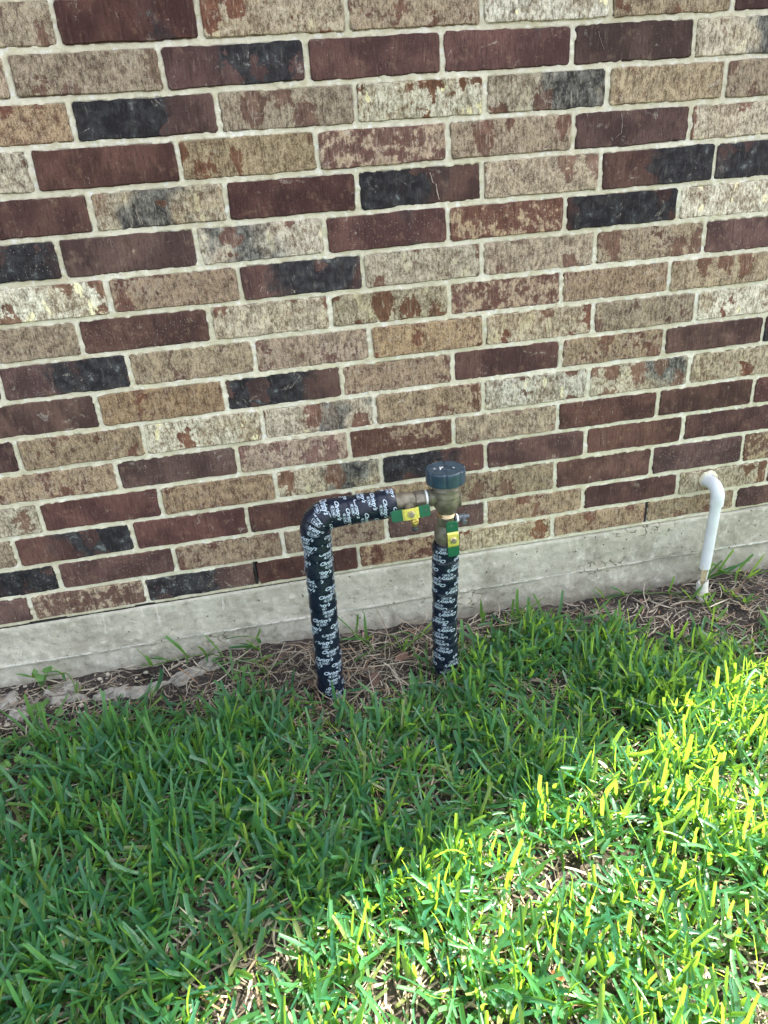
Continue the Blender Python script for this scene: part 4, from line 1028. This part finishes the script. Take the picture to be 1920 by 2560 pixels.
# side test cock
bm = bmesh.new()
lathe(bm, [(.0075, .009), (.0078, .012), (.0078, .017), (.0088, .018), (.0088, .022), (.0070, .023), (.0070, .027), (.0078, .028), (.0078, .033), (.0050, .034), (.0045, .041)], B(.6105, -.215, .4015), (1, 0, .03), 26)
tc = bm_obj('test_cock', bm, M_grey, bf)
bm = bmesh.new(); lathe(bm, [(.0086, 0), (.0096, .001), (.0092, .004), (.0082, .005)], B(.6225, -.215, .4017), (1, 0, 0), 24, mod=lambda a, r, h: r * (1 + .05 * math.sin(5 * a))); bm_obj('seal_ring', bm, M_tef, tc)
bm = bmesh.new(); lathe(bm, [(.0058, 0), (.0058, .010), (.0050, .011)], B(.637, -.220, .3985), (.1, -1, -.25), 20); bm_obj('slotted_screw', bm, M_grey, tc)

# ------------------------------------------------------------------ conduit
cd = tag(empty('white_conduit', (1.34, -.06, 0)), 'white plastic conduit bending out of the brick wall, broken near the soil', 'conduit')
CO = Vector((1.34, -.06, 0))
def tube_path(pts, r, n=24, name='pipe', mat=None, parent=None, end=None, wall=.0022, jag0=0, jag1=0, seed=0, org=CO):
    P = Path(pts); bm = bmesh.new(); K = max(2, len(pts) * 3) if len(pts) > 2 else 8
    rs = np.random.default_rng(seed); j0 = np.interp(np.arange(n), np.arange(0, n + 3, 3), np.r_[rs.uniform(-1, 1, len(np.arange(0, n + 3, 3)))]) if True else 0
    j1 = np.interp(np.arange(n), np.arange(0, n + 3, 3), rs.uniform(-1, 1, len(np.arange(0, n + 3, 3))))
    outer = []; inner = []
    for i in range(K + 1):
        v = P.L * i / K; ro = []; ri = []
        for k in range(n):
            th = 2 * math.pi * k / n; vv = v
            if i == 0: vv = v + j0[k] * jag0
            if i == K: vv = v + j1[k] * jag1
            c, T, E, S_ = P.fr(min(max(vv, 0), P.L)); c = c + T * (vv - min(max(vv, 0), P.L))
            rr = r if not callable(r) else r(v)
            d = E * math.cos(th) + S_ * math.sin(th); ro.append(bm.verts.new(c + d * rr - org)); ri.append(bm.verts.new(c + d * (rr - wall) - org))
        outer.append(ro); inner.append(ri)
    for L_, fl in ((outer, 0), (inner, 1)):
        for a, b in zip(L_[:-1], L_[1:]):
            for k in range(n):
                q = (a[k], a[(k + 1) % n], b[(k + 1) % n], b[k]); bm.faces.new(q[::-1] if fl else q)
    for a, b in ((outer[0], inner[0]), (inner[-1], outer[-1])):
        for k in range(n): bm.faces.new((a[(k + 1) % n], a[k], b[k], b[(k + 1) % n]))
    return bm_obj(name, bm, mat, parent, 40)
el = [(1.352, .02, .292), (1.355, -.015, .292)]
for k in range(9):
    a = math.pi / 2 * k / 8; el.append((1.3555, -.020 - .032 * math.sin(a), .260 + .032 * math.cos(a)))
el += [(1.3552, -.052, .262), (1.3545, -.052, .243)]
tube_path(el, .0166, 30, 'elbow', M_pvc, cd)
tube_path([(1.3548, -.052, .262), (1.3445, -.056, .060)], .0136, 28, 'pipe', M_pvc, cd, jag0=0, jag1=.003, seed=2)
tube_path([(1.3365, -.0655, .026), (1.333, -.080, -.04)], .0152, 28, 'broken_pipe', M_pvc_old, cd, jag0=.008, jag1=0, seed=8)
for i in range(5):
    dx = -.0095 + .0044 * i
    tube_path([(1.3455 + dx, -.062 + .002 * (i % 2), .085), (1.342 + dx, -.064, .05), (1.339 + dx, -.067 + .001 * i, .0)], .0013, 8, 'wire', M_wire if i < 4 else M_tef, cd, wall=.0006)
# ragged mortar patch around the conduit hole
bm = bmesh.new(); rs = random.Random(5); rings = []
for f, h in ((1.0, .001), (.86, -.0045), (.62, -.006), (.40, -.003)):
    rings.append([bm.verts.new((1.357 + .027 * f * math.cos(a) * (1 + .22 * (float(fbm(math.cos(a) * 3 + 4, math.sin(a) * 3 + 4, 5, 3)) - .5) * 2) * (1 if math.sin(a) > -.2 else .85) - HO.x,
                 h + rs.uniform(-.001, .001), .294 + .026 * f * math.sin(a) * (1 + .3 * (float(fbm(math.cos(a) * 3 + 9, math.sin(a) * 3 + 4, 6, 3)) - .5) * 2))) for a in [2 * math.pi * k / 32 for k in range(32)]])
for a, b in zip(rings[:-1], rings[1:]):
    for k in range(32): bm.faces.new((a[k], a[(k + 1) % 32], b[(k + 1) % 32], b[k]))
bm_obj('mortar_patch', bm, M_mortar, house, 50)
